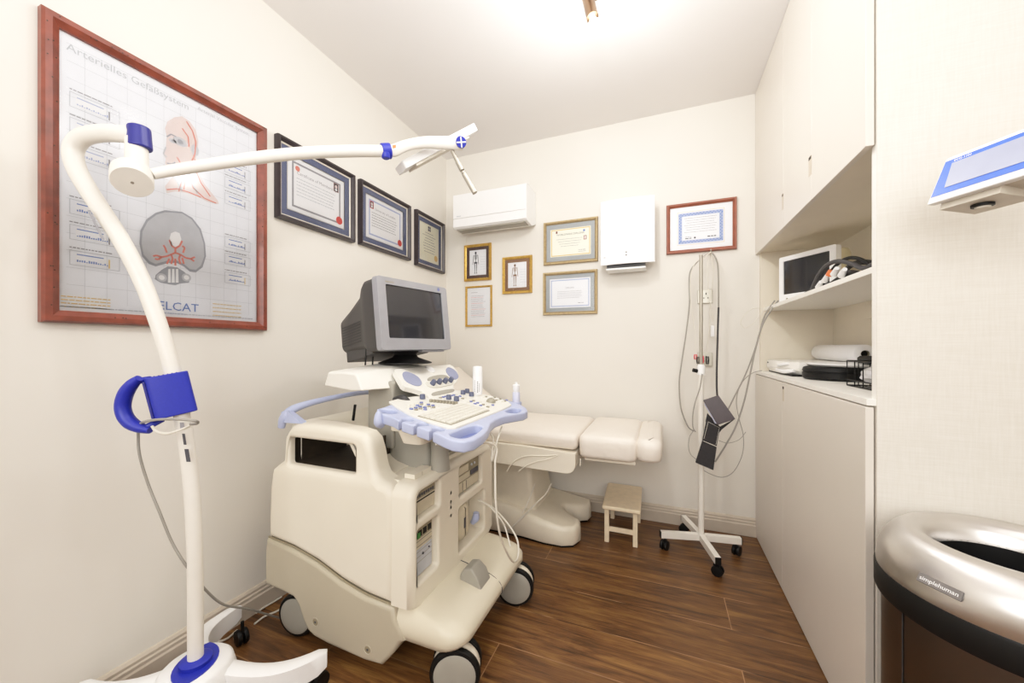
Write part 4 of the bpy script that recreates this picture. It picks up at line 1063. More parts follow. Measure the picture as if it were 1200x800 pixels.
for (x0, x1, y0, y1, nx, ny) in ((-.795, -.715, 1.0, 1.12, 5, 5), (-.70, -.59, 1.255, 1.32, 4, 3), (-.84, -.775, 1.225, 1.30, 2, 4), (-.705, -.59, 1.40, 1.46, 4, 3), (-.80, -.72, 1.30, 1.36, 3, 3)):
    for i in range(nx):
        for j in range(ny):
            x = x0+(x1-x0)*(i+.5)/nx; y = y0+(y1-y0)*(j+.5)/ny+.004*math.sin(i*2.1)
            if y < 1.13 and x < -.775 and y < 1.03: continue
            if (x+.635)**2+(y-1.36)**2 < .03**2: continue
            mb = MB('perid' if rnd.random() < .3 else 'keyg' if rnd.random() < .4 else 'key'); mb.X = Matrix.Translation((x, y, cz(x)+TZ))
            mb.lathe([(.0065, -.001), (.0065, .003), (.005, .0045)], (0, 0, 0), 10); mb.build('push_button', CP)
tb = MB('keyg'); tb.X = Matrix.Translation((-.635, 1.36, cz(-.635)+TZ)); tb.lathe([(.02, 0), (.018, .006), (.013, .013), (.005, .017)], (0, 0, 0), 20); tb.build('trackball', CP)
for x, y in ((-.822, 1.165), (-.760, 1.247), (-.729, 1.252), (-.775, 1.385), (-.735, 1.385), (-.78, 1.43)):
    mb = MB('knob'); mb.X = Matrix.Translation((x, y, cz(x)+TZ)); mb.lathe([(.0105, 0), (.0105, .008), (.0095, .017), (.008, .018)], (0, 0, 0), 18); mb.build('dial_knob', CP)
# upright rear panel of the console: plane from (-.80,z .876) to (-.945,z .993)
UD = Vector((-.145, 0, .117)); UL = UD.length; Ue = UD/UL; Un = Vector((.117, 0, .145)).normalized()
def up(s_, y, dz=0): return Vector((-.80, 0, .876))+Ue*s_+Vector((0, y, 0))+Un*dz
uo = [(0, 1.19), (0, 1.39), (.035, 1.398), (.055, 1.42), (.078, 1.488), (.105, 1.535), (.135, 1.562), (.172, 1.572), (.186, 1.56), (.187, 1.36), (.186, 1.165), (.176, 1.152), (.10, 1.124), (.088, 1.128), (.072, 1.160), (.052, 1.190), (.025, 1.196)]
mb = MB('console'); mb.prism([up(s_, y, -.02) for s_, y in uo], Un*.02); UP = mb.build('rear_control_panel', US, bevel=.004, seg=3)
def upoly(pts, m, name, h=.0025, smooth=True, par=None):
    q = smooth2(pts, 4) if smooth else pts
    mb = MB(m); mb.prism([up(s_, y, -.001) for s_, y in q], Un*(h+.001)); return mb.build(name, par or UP, bevel=.001 if smooth else 0)
upoly([(.158, 1.178), (.163, 1.215), (.130, 1.245), (.095, 1.233), (.082, 1.205), (.090, 1.175), (.120, 1.155)], 'pad', 'speaker_pad')
upoly([(.160, 1.495), (.165, 1.528), (.140, 1.548), (.100, 1.525), (.085, 1.480), (.097, 1.458), (.135, 1.465)], 'pad', 'speaker_pad')
o = upoly([(.112, 1.29), (.122, 1.33), (.125, 1.39), (.120, 1.43), (.106, 1.445), (.095, 1.43), (.097, 1.36), (.10, 1.29)], 'cgrey', 'slider_slot')
o = upoly([(.020, 1.235), (.020, 1.37), (.034, 1.385), (.038, 1.30), (.034, 1.232)], 'cgrey', 'slider_slot')
o = upoly([(.060, 1.27), (.060, 1.42), (.094, 1.44), (.094, 1.26)], 'key', 'knob_shelf', .005)
for y in (1.28, 1.325, 1.37, 1.415):
    mb = MB('knob'); c_ = up(.077, y, .004)
    zx = Un; xx = Ue; yy = zx.cross(xx)
    mb.X = Matrix(((xx.x, yy.x, zx.x, c_.x), (xx.y, yy.y, zx.y, c_.y), (xx.z, yy.z, zx.z, c_.z), (0, 0, 0, 1)))
    mb.lathe([(.0115, 0), (.0115, .007), (.0095, .020), (.008, .021)], (0, 0, 0), 18); mb.build('dial_knob', UP)
mb = MB('white'); c_ = up(.166, 1.372, 0); xx = Ue; yy = Un.cross(Ue)
mb.X = Matrix(((xx.x, yy.x, Un.x, c_.x), (xx.y, yy.y, Un.y, c_.y), (xx.z, yy.z, Un.z, c_.z), (0, 0, 0, 1)))
mb.lathe([(.022, -.002), (.022, .004), (.018, .005), (.017, .003)], (0, 0, 0), 24); mb.build('round_emblem', UP)
# deck carrying the monitor
mb = MB('console'); rings = []
for y, ins, dz in ((1.0, 0, -.004), (1.012, 0, 0), (1.20, .002, .014), (1.24, .002, .016), (1.45, 0, .008), (1.515, 0, 0), (1.525, 0, -.004)):
    sh = .0 if y < 1.15 else (.03 if y < 1.3 else .0)
    rings.append([(-1.127, y, .938), (-1.109, y, .990+dz), (-1.04, y, .992+dz), (-.985, y, .987+dz), (-.975, y, .981+dz), (-.949+sh, y, .927-sh*.2), (-1.0, y, .925)])
mb.loft(rings); mb.build('monitor_deck', US, bevel=.006, seg=3, bang=35)

# dangling probe cables
cable('probe_cable', [(-.60, .915, .80), atX(577, 520, -.52), atX(580, 545, -.51), atX(581, 590, -.50), atX(587, 630, -.50), atX(600, 657, -.51), atX(607, 652, -.52), atX(606, 632, -.54), atX(594, 612, -.60), atX(578, 595, -.66), atX(562, 586, -.71)], .0035, 'cablew', 'white cable dangling from the console and looping down over the front bumper of the machine')
cable('probe_cable', [atX(588, 500, -.54), atX(583, 515, -.52), atX(576, 540, -.53), atX(578, 515, -.53), atX(574, 507, -.54)], .003, 'cablew', 'short crossed white cable under the right grip of the console')
cable('probe_cable', [atX(560, 586, -.715), atX(572, 592, -.66), atX(585, 606, -.60), atX(592, 618, -.58), atX(598, 640, -.545)], .003, 'cablew', 'thin white cable curving out of the lower right bay of the machine')

# gel bottles
def bottle(loc, h, r, label, tilt=0, printed=False):
    t = thing('gel_bottle', label, 'bottle', loc)
    Xf = Matrix.Translation(loc) @ Matrix.Rotation(tilt, 4, 'X')
    mb = MB('lav' if not printed else 'paper'); mb.X = Xf
    mb.lathe([(r*.9, 0), (r, h*.04), (r, h*.62), (r*.93, h*.66)], (0, 0, 0), 24); mb.build('bottle_body', t, sharp=50)
    mb = MB('white'); mb.X = Xf
    if printed: mb.lathe([(r*.98, h*.64), (r*.98, h*.95), (r*.85, h)], (0, 0, 0), 24)
    else: mb.lathe([(r*.6, h*.66), (r*.9, h*.74), (r*.95, h*.90), (r*.7, h*.92), (r*.35, h*.93), (r*.35, h)], (0, 0, 0), 24)
    mb.build('cap', t, sharp=50)
    if printed:
        mb = MB('inkd'); mb.X = Xf
        ang0 = math.atan2(-loc[1], -loc[0])
        for k, (da, hh, z0) in enumerate(((-.55, .42, .12), (.0, .40, .1), (.35, .3, .12))):
            for j in range(7):
                z_ = h*(z0+j*hh/7); w_ = .13 if k != 1 else .2
                a0, a1 = ang0+da-w_/2, ang0+da+w_/2
                rr_ = r*1.012
                mb.use('inkd' if k == 1 else 'ink'); mb.quad((rr_*math.cos(a0), rr_*math.sin(a0), z_), (rr_*math.cos(a1), rr_*math.sin(a1), z_), (rr_*math.cos(a1), rr_*math.sin(a1), z_+h*.036), (rr_*math.cos(a0), rr_*math.sin(a0), z_+h*.036))
        mb.build('label_print', t)
    return t
bottle((-.735, 1.440, cz(-.735)+TZ), .122, .021, 'white gel bottle with dark printed lettering standing at the back of the console', 0, True)
bottle((-.585, 1.512, .80), .125, .0165, 'slim pale bottle with white pump cap standing beside the far end of the console')
MB('peri').lathe([(.021, .795), (.023, .80), (.023, .84), (.0185, .84), (.0185, .80)], (-.585, 1.512, 0), 24, cap0=True, cap1=False).build('bottle_holder', CO)
MB('peri').box((-.60, 1.482, .80), (-.57, 1.495, .835)).build('holder_arm', CO)

# ------------------------------------------------------------- CRT monitor
t = thing('crt_monitor', 'boxy CRT monitor with silver bezel and charcoal back on top of the ultrasound cart', 'monitor', (-1.0, 1.29, 1.008))
Pm = Vector((-.914, 1.275, 1.066)); rz = math.atan2(.068, .35)   # bezel centre bottom; screen runs along +y
Rm = Matrix.Translation(Pm) @ Matrix.Rotation(-rz, 4, 'Z') @ Matrix.Rotation(math.radians(-6.5), 4, 'Y')
# local: x toward viewer(front), y right, z up
def rrl(hw, z0, z1, x, r, n_=4): return [(x, a, b) for a, b in rrect(-hw, z0, hw, z1, r, n_)]
mb = MB('silver'); mb.X = Rm
HW, ZH = .186, .278
hs = [(0, a, b) for a, b in rrect(-.148, .045, .152, .250, .006, 3)]
mb.prism([(-.002, a, b) for a, b in rrect(-HW, 0, HW, ZH, .012, 4)], (.006, 0, 0), [[(-.002, a, b) for _, a, b in hs]])
mb.loft([rrl(HW, 0, ZH, -.002, .012), rrl(HW+.001, -.002, ZH+.002, -.024, .014)], False, True)
mb.build('bezel', t, bevel=.004, seg=2, bang=45)
mb = MB('screen'); mb.X = Rm; g = []
n1, n2 = 12, 8
vs = []; fs = []
for i in range(n1+1):
    for j in range(n2+1):
        a, b = i/n1*2-1, j/n2*2-1
        vs.append((-.004+.006*(1-a*a*.6-b*b*.4), .002+a*.151, .1475+b*.1035))
for i in range(n1):
    for j in range(n2): k = i*(n2+1)+j; fs.append((k, k+n2+1, k+n2+2, k+1))
mb.add(vs, fs); mb.build('screen', t, fix=False)
mb = MB('crt'); mb.X = Rm
mb.loft([rrl(.182, .003, .277, -.022, .016, 4), rrl(.181, .003, .277, -.085, .022, 4), rrl(.172, .006, .272, -.115, .035, 4), rrl(.156, .012, .245, -.15, .04, 4), rrl(.138, .016, .200, -.25, .035, 4), rrl(.128, .020, .168, -.325, .03, 4), rrl(.112, .03, .155, -.345, .025, 4)])
HB = mb.build('rear_housing', t, sharp=50)
mb = MB('dark'); mb.X = Rm
for k in range(8):
    z_ = .045+k*.011
    for s_ in (-1, 1): mb.add([(-.31, s_*(.1325), z_), (-.31, s_*(.1325), z_+.004), (-.15, s_*(.1585), z_+.010), (-.15, s_*(.1585), z_+.006)], [(0, 1, 2, 3)])
mb.build('vent_slots', HB, fix=False)
mb = MB('crt'); mb.X = Rm; mb.loft([[(x, s_*hw, z_) for s_, z_ in ((-1, .03), (1, .03), (1, zl), (-1, zl))] for x, hw, zl in ((-.10, .15, -.004), (-.22, .13, -.016), (-.315, .118, -.020))]); mb.build('rear_foot', t, bevel=.004)
mb = MB('perid'); mb.X = Rm; mb.lathe([(.007, .0045), (.007, .0055)], (0, .135, .264), 16, 'x'); mb.build('logo_badge', t)
mb = MB('keyg'); mb.X = Rm; mb.box((.0042, -.150, .258), (.0048, -.108, .262)); mb.build('printed_name', t)
mb = MB('silver'); mb.X = Rm
mb.box((-.03, .02, -.008), (-.005, .15, 0)); mb.build('control_strip', t, bevel=.002)
mb = MB('black'); mb.lathe([(.108, 1.0095), (.108, 1.0135), (.085, 1.022), (.052, 1.034), (.045, 1.045), (.06, 1.060), (.065, 1.075)], (-.995, 1.29, 0), 36); mb.build('swivel_stand', t, sharp=60)
for y in (1.165, 1.205):
    MB('black').tube([(-1.085, y, 1.09), (-1.088, y, 1.05), (-1.092, y, 1.005)], .003, 8).build('monitor_lead', t)

# ------------------------------------------------------------- floor-standing lamp (white gooseneck pole)
L = thing('examination_lamp', 'white floor-standing examination lamp with bent pole and blue fittings in front of the poster', 'lamp', (-1.224, .655, 0))
c0 = Vector((-1.226, .655, 0))
def pd(x, y, dep):
    v = ray(x, y)*dep; return Vector((v.x, v.y, v.z+H))
pole = [Vector((-1.228, .655, .17))]+[pd(x, y, dp) for x, y, dp in ((229, 700, 1.062), (228, 640, 1.061), (225, 580, 1.06), (220, 530, 1.058), (212, 480, 1.05), (201, 430, 1.04), (186, 380, 1.03), (167, 330, 1.02), (143, 283, 1.005), (117, 243, .995), (99, 215, .985), (88, 193, .98), (86, 175, .978), (95, 162, .975), (111, 157, .972), (131, 156, .97), (158, 159, .97))]
MB('steelpaint').tube(pole, [.0185]*5+[.0187, .0188, .019, .0192, .0196, .020, .0203, .0206, .0208, .021, .021, .021, .021][:len(pole)-5], 24, step=5).build('bent_pole', L, sharp=80)
# hub
rings = []
mb = MB('white')
hubp = [(.095, .05), (.100, .09), (.094, .14), (.086, .172), (.078, .180), (.03, .181)]
mb.lathe(hubp, (c0.x, c0.y, 0), 36); HUB = mb.build('hub', L, sharp=60)
mb = MB('blue'); mb.lathe([(.036, .178), (.038, .195), (.030, .200)], (c0.x, c0.y, 0), 28); mb.X = Matrix.Identity(4)
ell = [(c0.x+.062*math.cos(2*PI*k/24)*(1 if k % 24 < 13 else .9)+.0, c0.y+.050*math.sin(2*PI*k/24), .1805) for k in range(24)]
lens = []
for k in range(13): a = math.radians(-60+120*k/12); lens.append((a,))
ang = math.radians(-60)
l1 = arc(0, -.035, .085, 25, 155, 12); l2 = arc(0, .035, .085, 205, 335, 12)
R2 = Matrix.Translation((c0.x, c0.y, .1802)) @ Matrix.Rotation(math.radians(-52), 4, 'Z')
mb.X = R2; mb.prism([(x, y, 0) for x, y in l1[:]+l2[1:-1]], (0, 0, .004)); mb.build('blue_collar', L, sharp=50)
def leg(ang, ln, tipz, bend, tip_r=.017):
    d = Vector((math.cos(ang), math.sin(ang), 0)); n_ = Vector((-d.y, d.x, 0))
    rings = []
    for k in range(13):
        s_ = k/12; p = c0+d*(.05+s_*(ln-.05))+n_*bend*math.sin(PI*s_*.9)*1.0
        w_ = .032*(1-s_)+tip_r*s_; top = .172+(tipz-.172)*s_-.008*math.sin(PI*s_); bot = .055+.022*s_
        if k == 12: w_ *= .6; top -= .008; bot += .006
        c_ = w_*.45
        rings.append([p+n_*a+Vector((0, 0, b)) for a, b in ((-w_, bot), (w_, bot), (w_, top-c_*.6), (w_-c_, top), (-w_+c_, top), (-w_, top-c_*.6))])
    o = MB('white').loft(rings).build('leg', L, sharp=50)
    tip = c0+d*(ln-.03)
    cs = MB('black'); cs.X = Matrix.Translation((tip.x, tip.y, 0)) @ Matrix.Rotation(ang+.7, 4, 'Z')
    for s_ in (-1, 1): cs.lathe([(.008, s_*.003), (.026, s_*.004), (.0275, s_*.009), (.025, s_*.017), (.008, s_*.018)], (.008, 0, .0275), 20, 'y')
    cs.tube([(0, 0, .03), (0, 0, .085)], .006, 8, smooth=False); cs.build('castor', o)
leg(math.radians(44), .335, .135, -.045)
leg(math.radians(127), .335, .135, .075)
leg(math.radians(206), .30, .160, .03)
leg(math.radians(305), .33, .135, .03)
# blue handle block on pole
mid = pd(202, 463, 1.045); ax = (pd(186, 380, 1.03)-pd(212, 480, 1.05)).normalized()
toC = (Vector((0, 0, H))-mid); side = ax.cross(toC).normalized(); nn = side.cross(ax).normalized()
if side.dot(Vector((CS, SN, 0))) < 0: side = -side; 
Xb = Matrix(((side.x, nn.x, ax.x, mid.x), (side.y, nn.y, ax.y, mid.y), (side.z, nn.z, ax.z, mid.z), (0, 0, 0, 1)))
mb = MB('blue'); mb.X = Xb
mb.loft([[(a, b, z) for a, b in rrect(-.046, -.036, .044, .036, .012, 4)] for z in (-.055, .060)]); HB2 = mb.build('handle_block', L, bevel=.003, bang=45)
mb = MB('navy'); mb.X = Xb; mb.box((-.0515, -.028, -.056), (-.0455, .028, .050)); mb.build('block_edge', HB2, bevel=.002)
mb = MB('navy'); mb.X = Xb
for k in range(7): mb.box((-.036+k*.009, .02, .0598), (-.033+k*.009, .034, .0612))
mb.build('vent_slots', HB2)
gp = [(163, 443), (156, 449), (149, 458), (145, 468), (144, 478), (147, 488), (154, 496), (164, 501), (176, 504)]
mb = MB('blue'); mb.tube([pd(x, y, 1.0) for x, y in gp], [.010, .015, .0175, .0180, .0180, .0180, .0175, .015, .010], 18, squash=(.9, 1)); HG = mb.build('grip_handle', L, sharp=70)
for (a, b) in (((157, 447), (176, 444)), ((169, 502), (190, 491))):
    MB('blue').tube([pd(*a, 1.0), pd((a[0]+b[0])/2, (a[1]+b[1])/2, 1.01), pd(*b, 1.03)], .0085, 12).build('grip_arm', HG)
# stickers on the pole
for p_, q_, m_, w0_ in (((213, 495, 1.03), (214, 503, 1.03), 'ink', .006), ((215, 508, 1.03), (217, 521, 1.03), 'inkd', .004), ((218.5, 526, 1.03), (221, 541, 1.03), 'inkd', .006), ((104, 246, .966), (121, 281, .972), 'ink', .004)):
    a = pd(*p_); b = pd(*q_); w_ = Vector((CS, SN, 0))*w0_
    MB(m_).quad(a-w_, a+w_, b+w_, b-w_).build('serial_sticker', L, fix=False)
# elbow joint
j = pd(160, 164, .97)
mb = MB('steelpaint'); mb.tube([j+Vector((0, 0, .0)), j+Vector((.002, 0, -.085))], [.0225, .0235], 24, smooth=False); mb.build('elbow_sleeve', L)
mb = MB('navy'); mb.tube([j+Vector((.006, .004, -.022)), j+Vector((.004, .003, .034))], [.0255, .0235], 24, smooth=False); mb.build('elbow_cap', L, bevel=.004, bang=50)
jc = pd(155, 209, .955)
dv = ((Vector((0, 0, H))-jc).normalized()*.75+Vector((-.25, -.1, -.35))).normalized()
dv = ((Vector((0, 0, H))-jc).normalized()+Vector((.0, 0, -.95))*.75).normalized()
q = Vector((0, 0, 1)).rotation_difference(dv).to_matrix().to_4x4()
mb = MB('steelpaint'); mb.X = Matrix.Translation(jc) @ q
mb.lathe([(.034, -.034), (.041, -.026), (.041, .018), (.0392, .0206), (.01, .021)], (0, 0, 0), 40); o = mb.build('joint_disc', L, sharp=35)
mb = MB('satin'); mb.X = Matrix.Translation(jc) @ q; mb.lathe([(.0035, .0205), (.0035, .0215)], (0, 0, 0), 14); mb.build('joint_screw', o)
arm = [pd(178, 204, .985), pd(215, 197.5, 1.03), pd(300, 185, 1.12), pd(360, 179, 1.20), pd(410, 177, 1.27), pd(449, 177, 1.32)]
mb = MB('steelpaint'); mb.tube(arm, [.013, .015, .0175, .0185, .0195, .0195], 20); mb.build('arm', L, sharp=80)
mb = MB('blue'); mb.tube([pd(447, 177, 1.32), pd(457.5, 177, 1.335)], [.0255, .0265], 20, smooth=False); mb.tube([pd(452, 180, 1.32), pd(452.5, 186, 1.32)], [.018, .012], 14, smooth=False); mb.build('arm_ring', L, bevel=.003, bang=50)
arm2 = [pd(457, 177, 1.335), pd(463, 176, 1.345), pd(478, 170, 1.36), pd(498, 167, 1.385), pd(520, 167.5, 1.41), pd(541, 168, 1.43)]
mb = MB('steelpaint'); mb.tube(arm2, [.021, .021, .019, .021, .024, .026], 18, squash=(1, .7)); A2 = mb.build('head_arm', L, sharp=80)
p0 = pd(462, 170, 1.31); mb = MB('orange'); w_ = Vector((CS, SN, 0))*.006
mb.quad(p0-w_+Vector((0, 0, -.012)), p0+w_+Vector((0, 0, -.010)), p0+w_+Vector((0, 0, .002)), p0-w_); mb.build('warning_sticker', A2, fix=False)
kc = pd(540.5, 166.5, 1.405); dv = (Vector((0, 0, H))-kc).normalized()+Vector((.12, 0, 0)); dv.normalize()
q = Vector((0, 0, 1)).rotation_difference(dv).to_matrix().to_4x4()
mb = MB('blue'); mb.X = Matrix.Translation(kc) @ q; mb.lathe([(.022, -.03), (.0195, .0), (.018, .003)], (0, 0, 0), 28); K = mb.build('joint_knob', L, sharp=50)
mb = MB('white'); mb.X = Matrix.Translation(kc) @ q @ Matrix.Rotation(PI/4, 4, 'Z'); mb.box((-.0175, -.0022, .003), (.0175, .0022, .0042)); mb.box((-.0022, -.0175, .003), (.0022, .0175, .0042)); mb.build('cross_mark', K)
# flat lamp head: long thin panel
h0 = pd(470, 199, 1.44); h1_ = pd(552.5, 155, 1.56)
ex = (h1_-h0).normalized(); vw = ((h0+h1_)/2-Vector((0, 0, H))).normalized(); ez = ex.cross(vw); ez = (ez if ez.z < 0 else -ez)-vw*.10; ez = (ez-ex*ez.dot(ex)).normalized(); ey = ez.cross(ex)
Xh = Matrix(((ex.x, ey.x, ez.x, h0.x), (ex.y, ey.y, ez.y, h0.y), (ex.z, ey.z, ez.z, h0.z), (0, 0, 0, 1)))
LN = (h1_-h0).length
mb = MB('white'); mb.X = Xh; mb.loft([[(a, b, z) for a, b in rrect(0, -.055, LN, .055, .008, 3)] for z in (-.020, .010)]); LH = mb.build('lamp_head', L, bevel=.003, bang=50)
mb = MB('devgrey'); mb.X = Xh; mb.box((.045, -.05, .0098), (LN-.05, .05, .018)); mb.build('diffuser', LH)
# wand handle below the head
w0, w1, w2 = pd(530, 177, 1.43), pd(539, 195, 1.43), pd(556.5, 226, 1.43)
mb = MB('satin'); mb.tube([w0, w1], [.007, .0085], 16, smooth=False); mb.tube([w1.lerp(w0, .3), w1.lerp(w2, .15)], [.0095, .0095], 16, smooth=False); mb.tube([w1.lerp(w2, .2), w1.lerp(w2, .26)], [.0082, .0082], 16, smooth=False); mb.tube([w1.lerp(w2, .28), w2], [.0098, .0102], 18, smooth=False)
mb.build('wand_handle', L)
# power cable of the lamp
cb = [pd(222, 497, 1.02), pd(231, 496, 1.03), pd(229, 493, 1.0), pd(205, 491, .99), pd(180, 492, .99), pd(164, 497, 1.0), pd(162, 512, 1.02), pd(164, 535, 1.02), pd(174, 568, 1.03), pd(187, 600, 1.03), pd(202, 636, 1.04), pd(220, 665, 1.05), pd(240, 690, 1.12), pd(262, 708, 1.20), pd(290, 713, 1.30), pd(311, 719, 1.40), atZ(330, 724.5, .006)]
cable('lamp_cable', cb, .0035, 'cable', 'grey cable looped round the blue handle and trailing down to the floor')
cable('lamp_cable', [pd(222, 499, 1.03), pd(210, 504, 1.0), pd(195, 508, 1.0), pd(183, 505, 1.0), pd(178, 499, 1.0)], .0035, 'cablew', 'short pale cable loop hanging below the blue handle block')
cable('floor_cable', [atZ(x, y, .006) for x, y in ((246, 747), (252, 752), (266, 748), (278, 738))], .0035, 'cablew', 'short curl of white cable on the floor behind the lamp base')
cable('floor_cable', [atZ(x, y, .006) for x, y in ((300, 718), (310, 711), (322, 704), (330, 699))], .0035, 'cablew', 'straight white cable on the floor near the skirting behind the machine')
cable('floor_cable', [atZ(x, y, .006) for x, y in ((298, 731), (310, 722), (322, 717), (330, 713))], .0035, 'cablew', 'white cable on the floor next to the rear castor of the machine')

# ------------------------------------------------------------- ceiling spotlight bar
t = thing('ceiling_spotlights', 'nickel ceiling light bar with bare glowing spot bulb over the room centre', 'ceiling light', (-.27, 1.2, ZC))
MB('chrome').box((-.285, .5, ZC-.022), (-.245, 1.56, ZC-.0005)).build('ceiling_bar', t, bevel=.003)
heads = [(-.262, 1.50, Vector((.10, .12, -.55))), (-.262, 1.17, Vector((-.25, -.1, -.5))), (-.262, .84, Vector((.2, .1, -.6))), (-.262, .55, Vector((-.2, .3, -.5)))]
HPOS = []
for i, (x, y, d) in enumerate(heads):
    d = d.normalized()
    if i == 0:
        a = pd(688, -6, 1.50); b = pd(694.5, 21, 1.47); d = (b-a).normalized()
        base_ = a
    else:
        base_ = Vector((x, y, ZC-.06)); b = base_+d*.075
    MB('chrome').tube([(base_.x, base_.y, ZC-.02), base_], .006, 10, smooth=False).build('stem', t)
    hd = MB('chrome').tube([base_, base_+d*.008, base_+d*.010, b], [.015, .020, .0235, .0235], 20, smooth=False).build('spot_head', t)
    bc = b+d*.034
    q = Vector((0, 0, 1)).rotation_difference(d).to_matrix().to_4x4()
    mb = MB('bulb'); mb.X = Matrix.Translation(b) @ q; mb.lathe([(.010, -.004), (.012, .01), (.022, .03), (.026, .045), (.022, .06), (.010, .069)], (0, 0, 0), 20); mb.build('bulb', hd)
    HPOS.append(b+d*.11+Vector((0, 0, -.09)))

# ------------------------------------------------------------- things on the shelf
t = thing('shelf_monitor', 'small cream monitor with dark screen on the open shelf', 'monitor', (.66, 2.2, 1.296))
fl = Vector((.548, 2.262, 0)); fr_ = Vector((.70, 2.034, 0)); e = (fr_-fl); WW = e.length; e.normalize(); bk = Vector((-e.y, e.x, 0)); 
if bk.x < 0: bk = -bk
Xs = Matrix(((e.x, bk.x, 0, fl.x), (e.y, bk.y, 0, fl.y), (0, 0, 1, 1.297), (0, 0, 0, 1)))
mb = MB('white'); mb.X = Xs
hs = [(a, 0, b) for a, b in rrect(.022, .040, WW-.028, .205, .004, 2)]
mb.prism([(a, 0, b) for a, b in rrect(0, 0, WW, .228, .008, 3)], (0, .03, 0), [hs]); mb.build('bezel', t, bevel=.003, bang=50)
mb = MB('screen'); mb.X = Xs; mb.box((.02, .006, .038), (WW-.026, .028, .207)); mb.build('screen', t)
mb = MB('yellowed'); mb.X = Xs; mb.loft([[(a, y, b) for a, b in rrect(g, g*.3, WW-g, .222-g*.4, .01, 3)] for y, g in ((.03, .004), (.085, .008), (.125, .03))]); mb.build('rear_housing', t, sharp=40)
mb = MB('keyg'); mb.X = Xs
for a in (.045, .085): mb.lathe([(.004, 0), (.004, -.003)], (a, 0, .018), 10, 'y')
mb.build('front_buttons', t)

t = thing('probe_cable_bundle', 'coiled black cables heaped on the shelf right of the small monitor', 'cables', (.63, 1.7, 1.296))
for k in range(6):
    r_ = .009-(k % 3)*.0015; pts = []
    y0, y1 = 1.97-.03*k, 1.42+.02*(k % 3)
    hgt = .022+.012*k; x_ = .575+.022*(k % 4)
    for s_ in range(9):
        u = s_/8; pts.append((x_+.02*math.sin(u*3+k), y0+(y1-y0)*u, 1.2975+r_+hgt*math.sin(PI*min(1, u*1.15+.0))*.9*(1 if k > 0 else .5)+.02*u*(k > 2)))
    MB('cabled' if k in (2, 4) else 'black').tube(pts, r_, 10).build('cable_loop', t)
for k, (y, z) in enumerate(((1.74, 1.325), (1.66, 1.335), (1.60, 1.32), (1.80, 1.31))):
    MB('white').tube([(.565, y, z), (.56, y-.04, z+.014)], [.011, .007], 10, smooth=False).build('plug', t)
MB('orange').tube([(.560, 1.69, 1.335), (.566, 1.68, 1.352)], .010, 8, smooth=False).build('tape_tag', t)

# worktop items
t = thing('white_device', 'flat white electronic device lying on the far end of the worktop', 'device', (.62, 2.22, .943))
mb = MB('black'); mb.box((.545, 2.05, .943), (.77, 2.44, .951)); mb.build('foot_plate', t)
mb = MB('shelfw'); mb.loft([[(a, b, z) for a, b in [(.522+g, 2.39-g), (.522+g, 2.17), (.57+g, 2.05+g), (.79-g, 2.05+g), (.79-g, 2.46-g), (.54+g, 2.46-g)]] for z, g in ((.951, .012), (.972, .0), (.974, .004), (.976, 0), (1.008, .004))]); mb.build('casing', t, bevel=.003)
mb = MB('inkd'); mb.lathe([(.004, 0), (.004, .003)], (.5205, 2.36, .995), 10, 'x'); mb.build('status_light', t)
mb = MB('white'); mb.tube([(.532, 2.19, .985), (.522, 2.15, .990), (.55, 2.11, 1.0)], .007, 8); mb.tube([(.525, 2.20, .965), (.53, 2.11, .962), (.56, 2.07, .968)], .009, 8); mb.build('connector_plug', t)
t = thing('round_case', 'black round padded case on the worktop with a white disc on it', 'case', (.66, 1.92, .943))
def rlathe(mb, prof, c_, sx, sy, seg=36):
    mb.loft([[(c_[0]+r_*sx*math.cos(2*PI*k/seg), c_[1]+r_*sy*math.sin(2*PI*k/seg), z) for k in range(seg)] for r_, z in prof]); return mb
rlathe(MB('black'), [(.92, .944), (1, .952), (1, .972), (.975, .974), (.975, .977), (1, .979), (.97, .992), (.9, .996)], (.665, 1.92), .115, .115).build('case_body', t, sharp=45)
o = rlathe(MB('white'), [(.5, .997), (.92, .9985), (1, 1.006), (1, 1.010), (.9, 1.012)], (.68, 1.93), .115, .125).build('white_plate'); tag(o, 'shallow white plastic disc lying on top of the black round case', 'plate')
t = thing('paper_roll', 'thick roll of couch paper lying at the back of the worktop niche', 'roll', (.78, 2.15, 1.03))
t.location = (.77, 2.2, 1.011)
MB('paper').lathe([(.014, 1.96), (.036, 1.96), (.038, 1.962), (.038, 2.432), (.036, 2.434), (.014, 2.434)], (.77, 0, 1.049), 32, 'y', False, False).build('paper', t, sharp=50)
MB('drived').lathe([(.0145, 1.958), (.0145, 2.436)], (.77, 0, 1.049), 24, 'y', False, False).build('core_tube', t)
MB('black').lathe([(.0135, 1.975), (.0135, 1.98)], (.77, 0, 1.049), 24, 'y').build('core_plug', t)
bx = MB('white').box((.795, 2.0, .943), (.838, 2.44, 1.0105)); tag(bx.build('long_carton', None, bevel=.002), 'long white carton at the back of the worktop under the paper roll', 'box')
t = thing('wire_basket', 'black wire basket at the near end of the worktop', 'basket', (.62, 1.6, .943))
mb = MB('black'); bx0, bx1, by0, by1 = .595, .72, 1.36, 1.64
for z in (.946, .965, 1.03):
    mb.tube([(bx0, by0, z), (bx1, by0, z), (bx1, by1, z), (bx0, by1, z), (bx0, by0, z)], .0022, 6, smooth=False)
for k in range(6):
    y = by0+(by1-by0)*k/5
    for x in (bx0, bx1): mb.tube([(x, y, .946), (x, y, 1.03)], .0017, 6, smooth=False)
for k in range(8):
    x = bx0+(bx1-bx0)*k/7
    mb.tube([(x, by0, .946), (x, by1, .946)], .0015, 6, smooth=False)
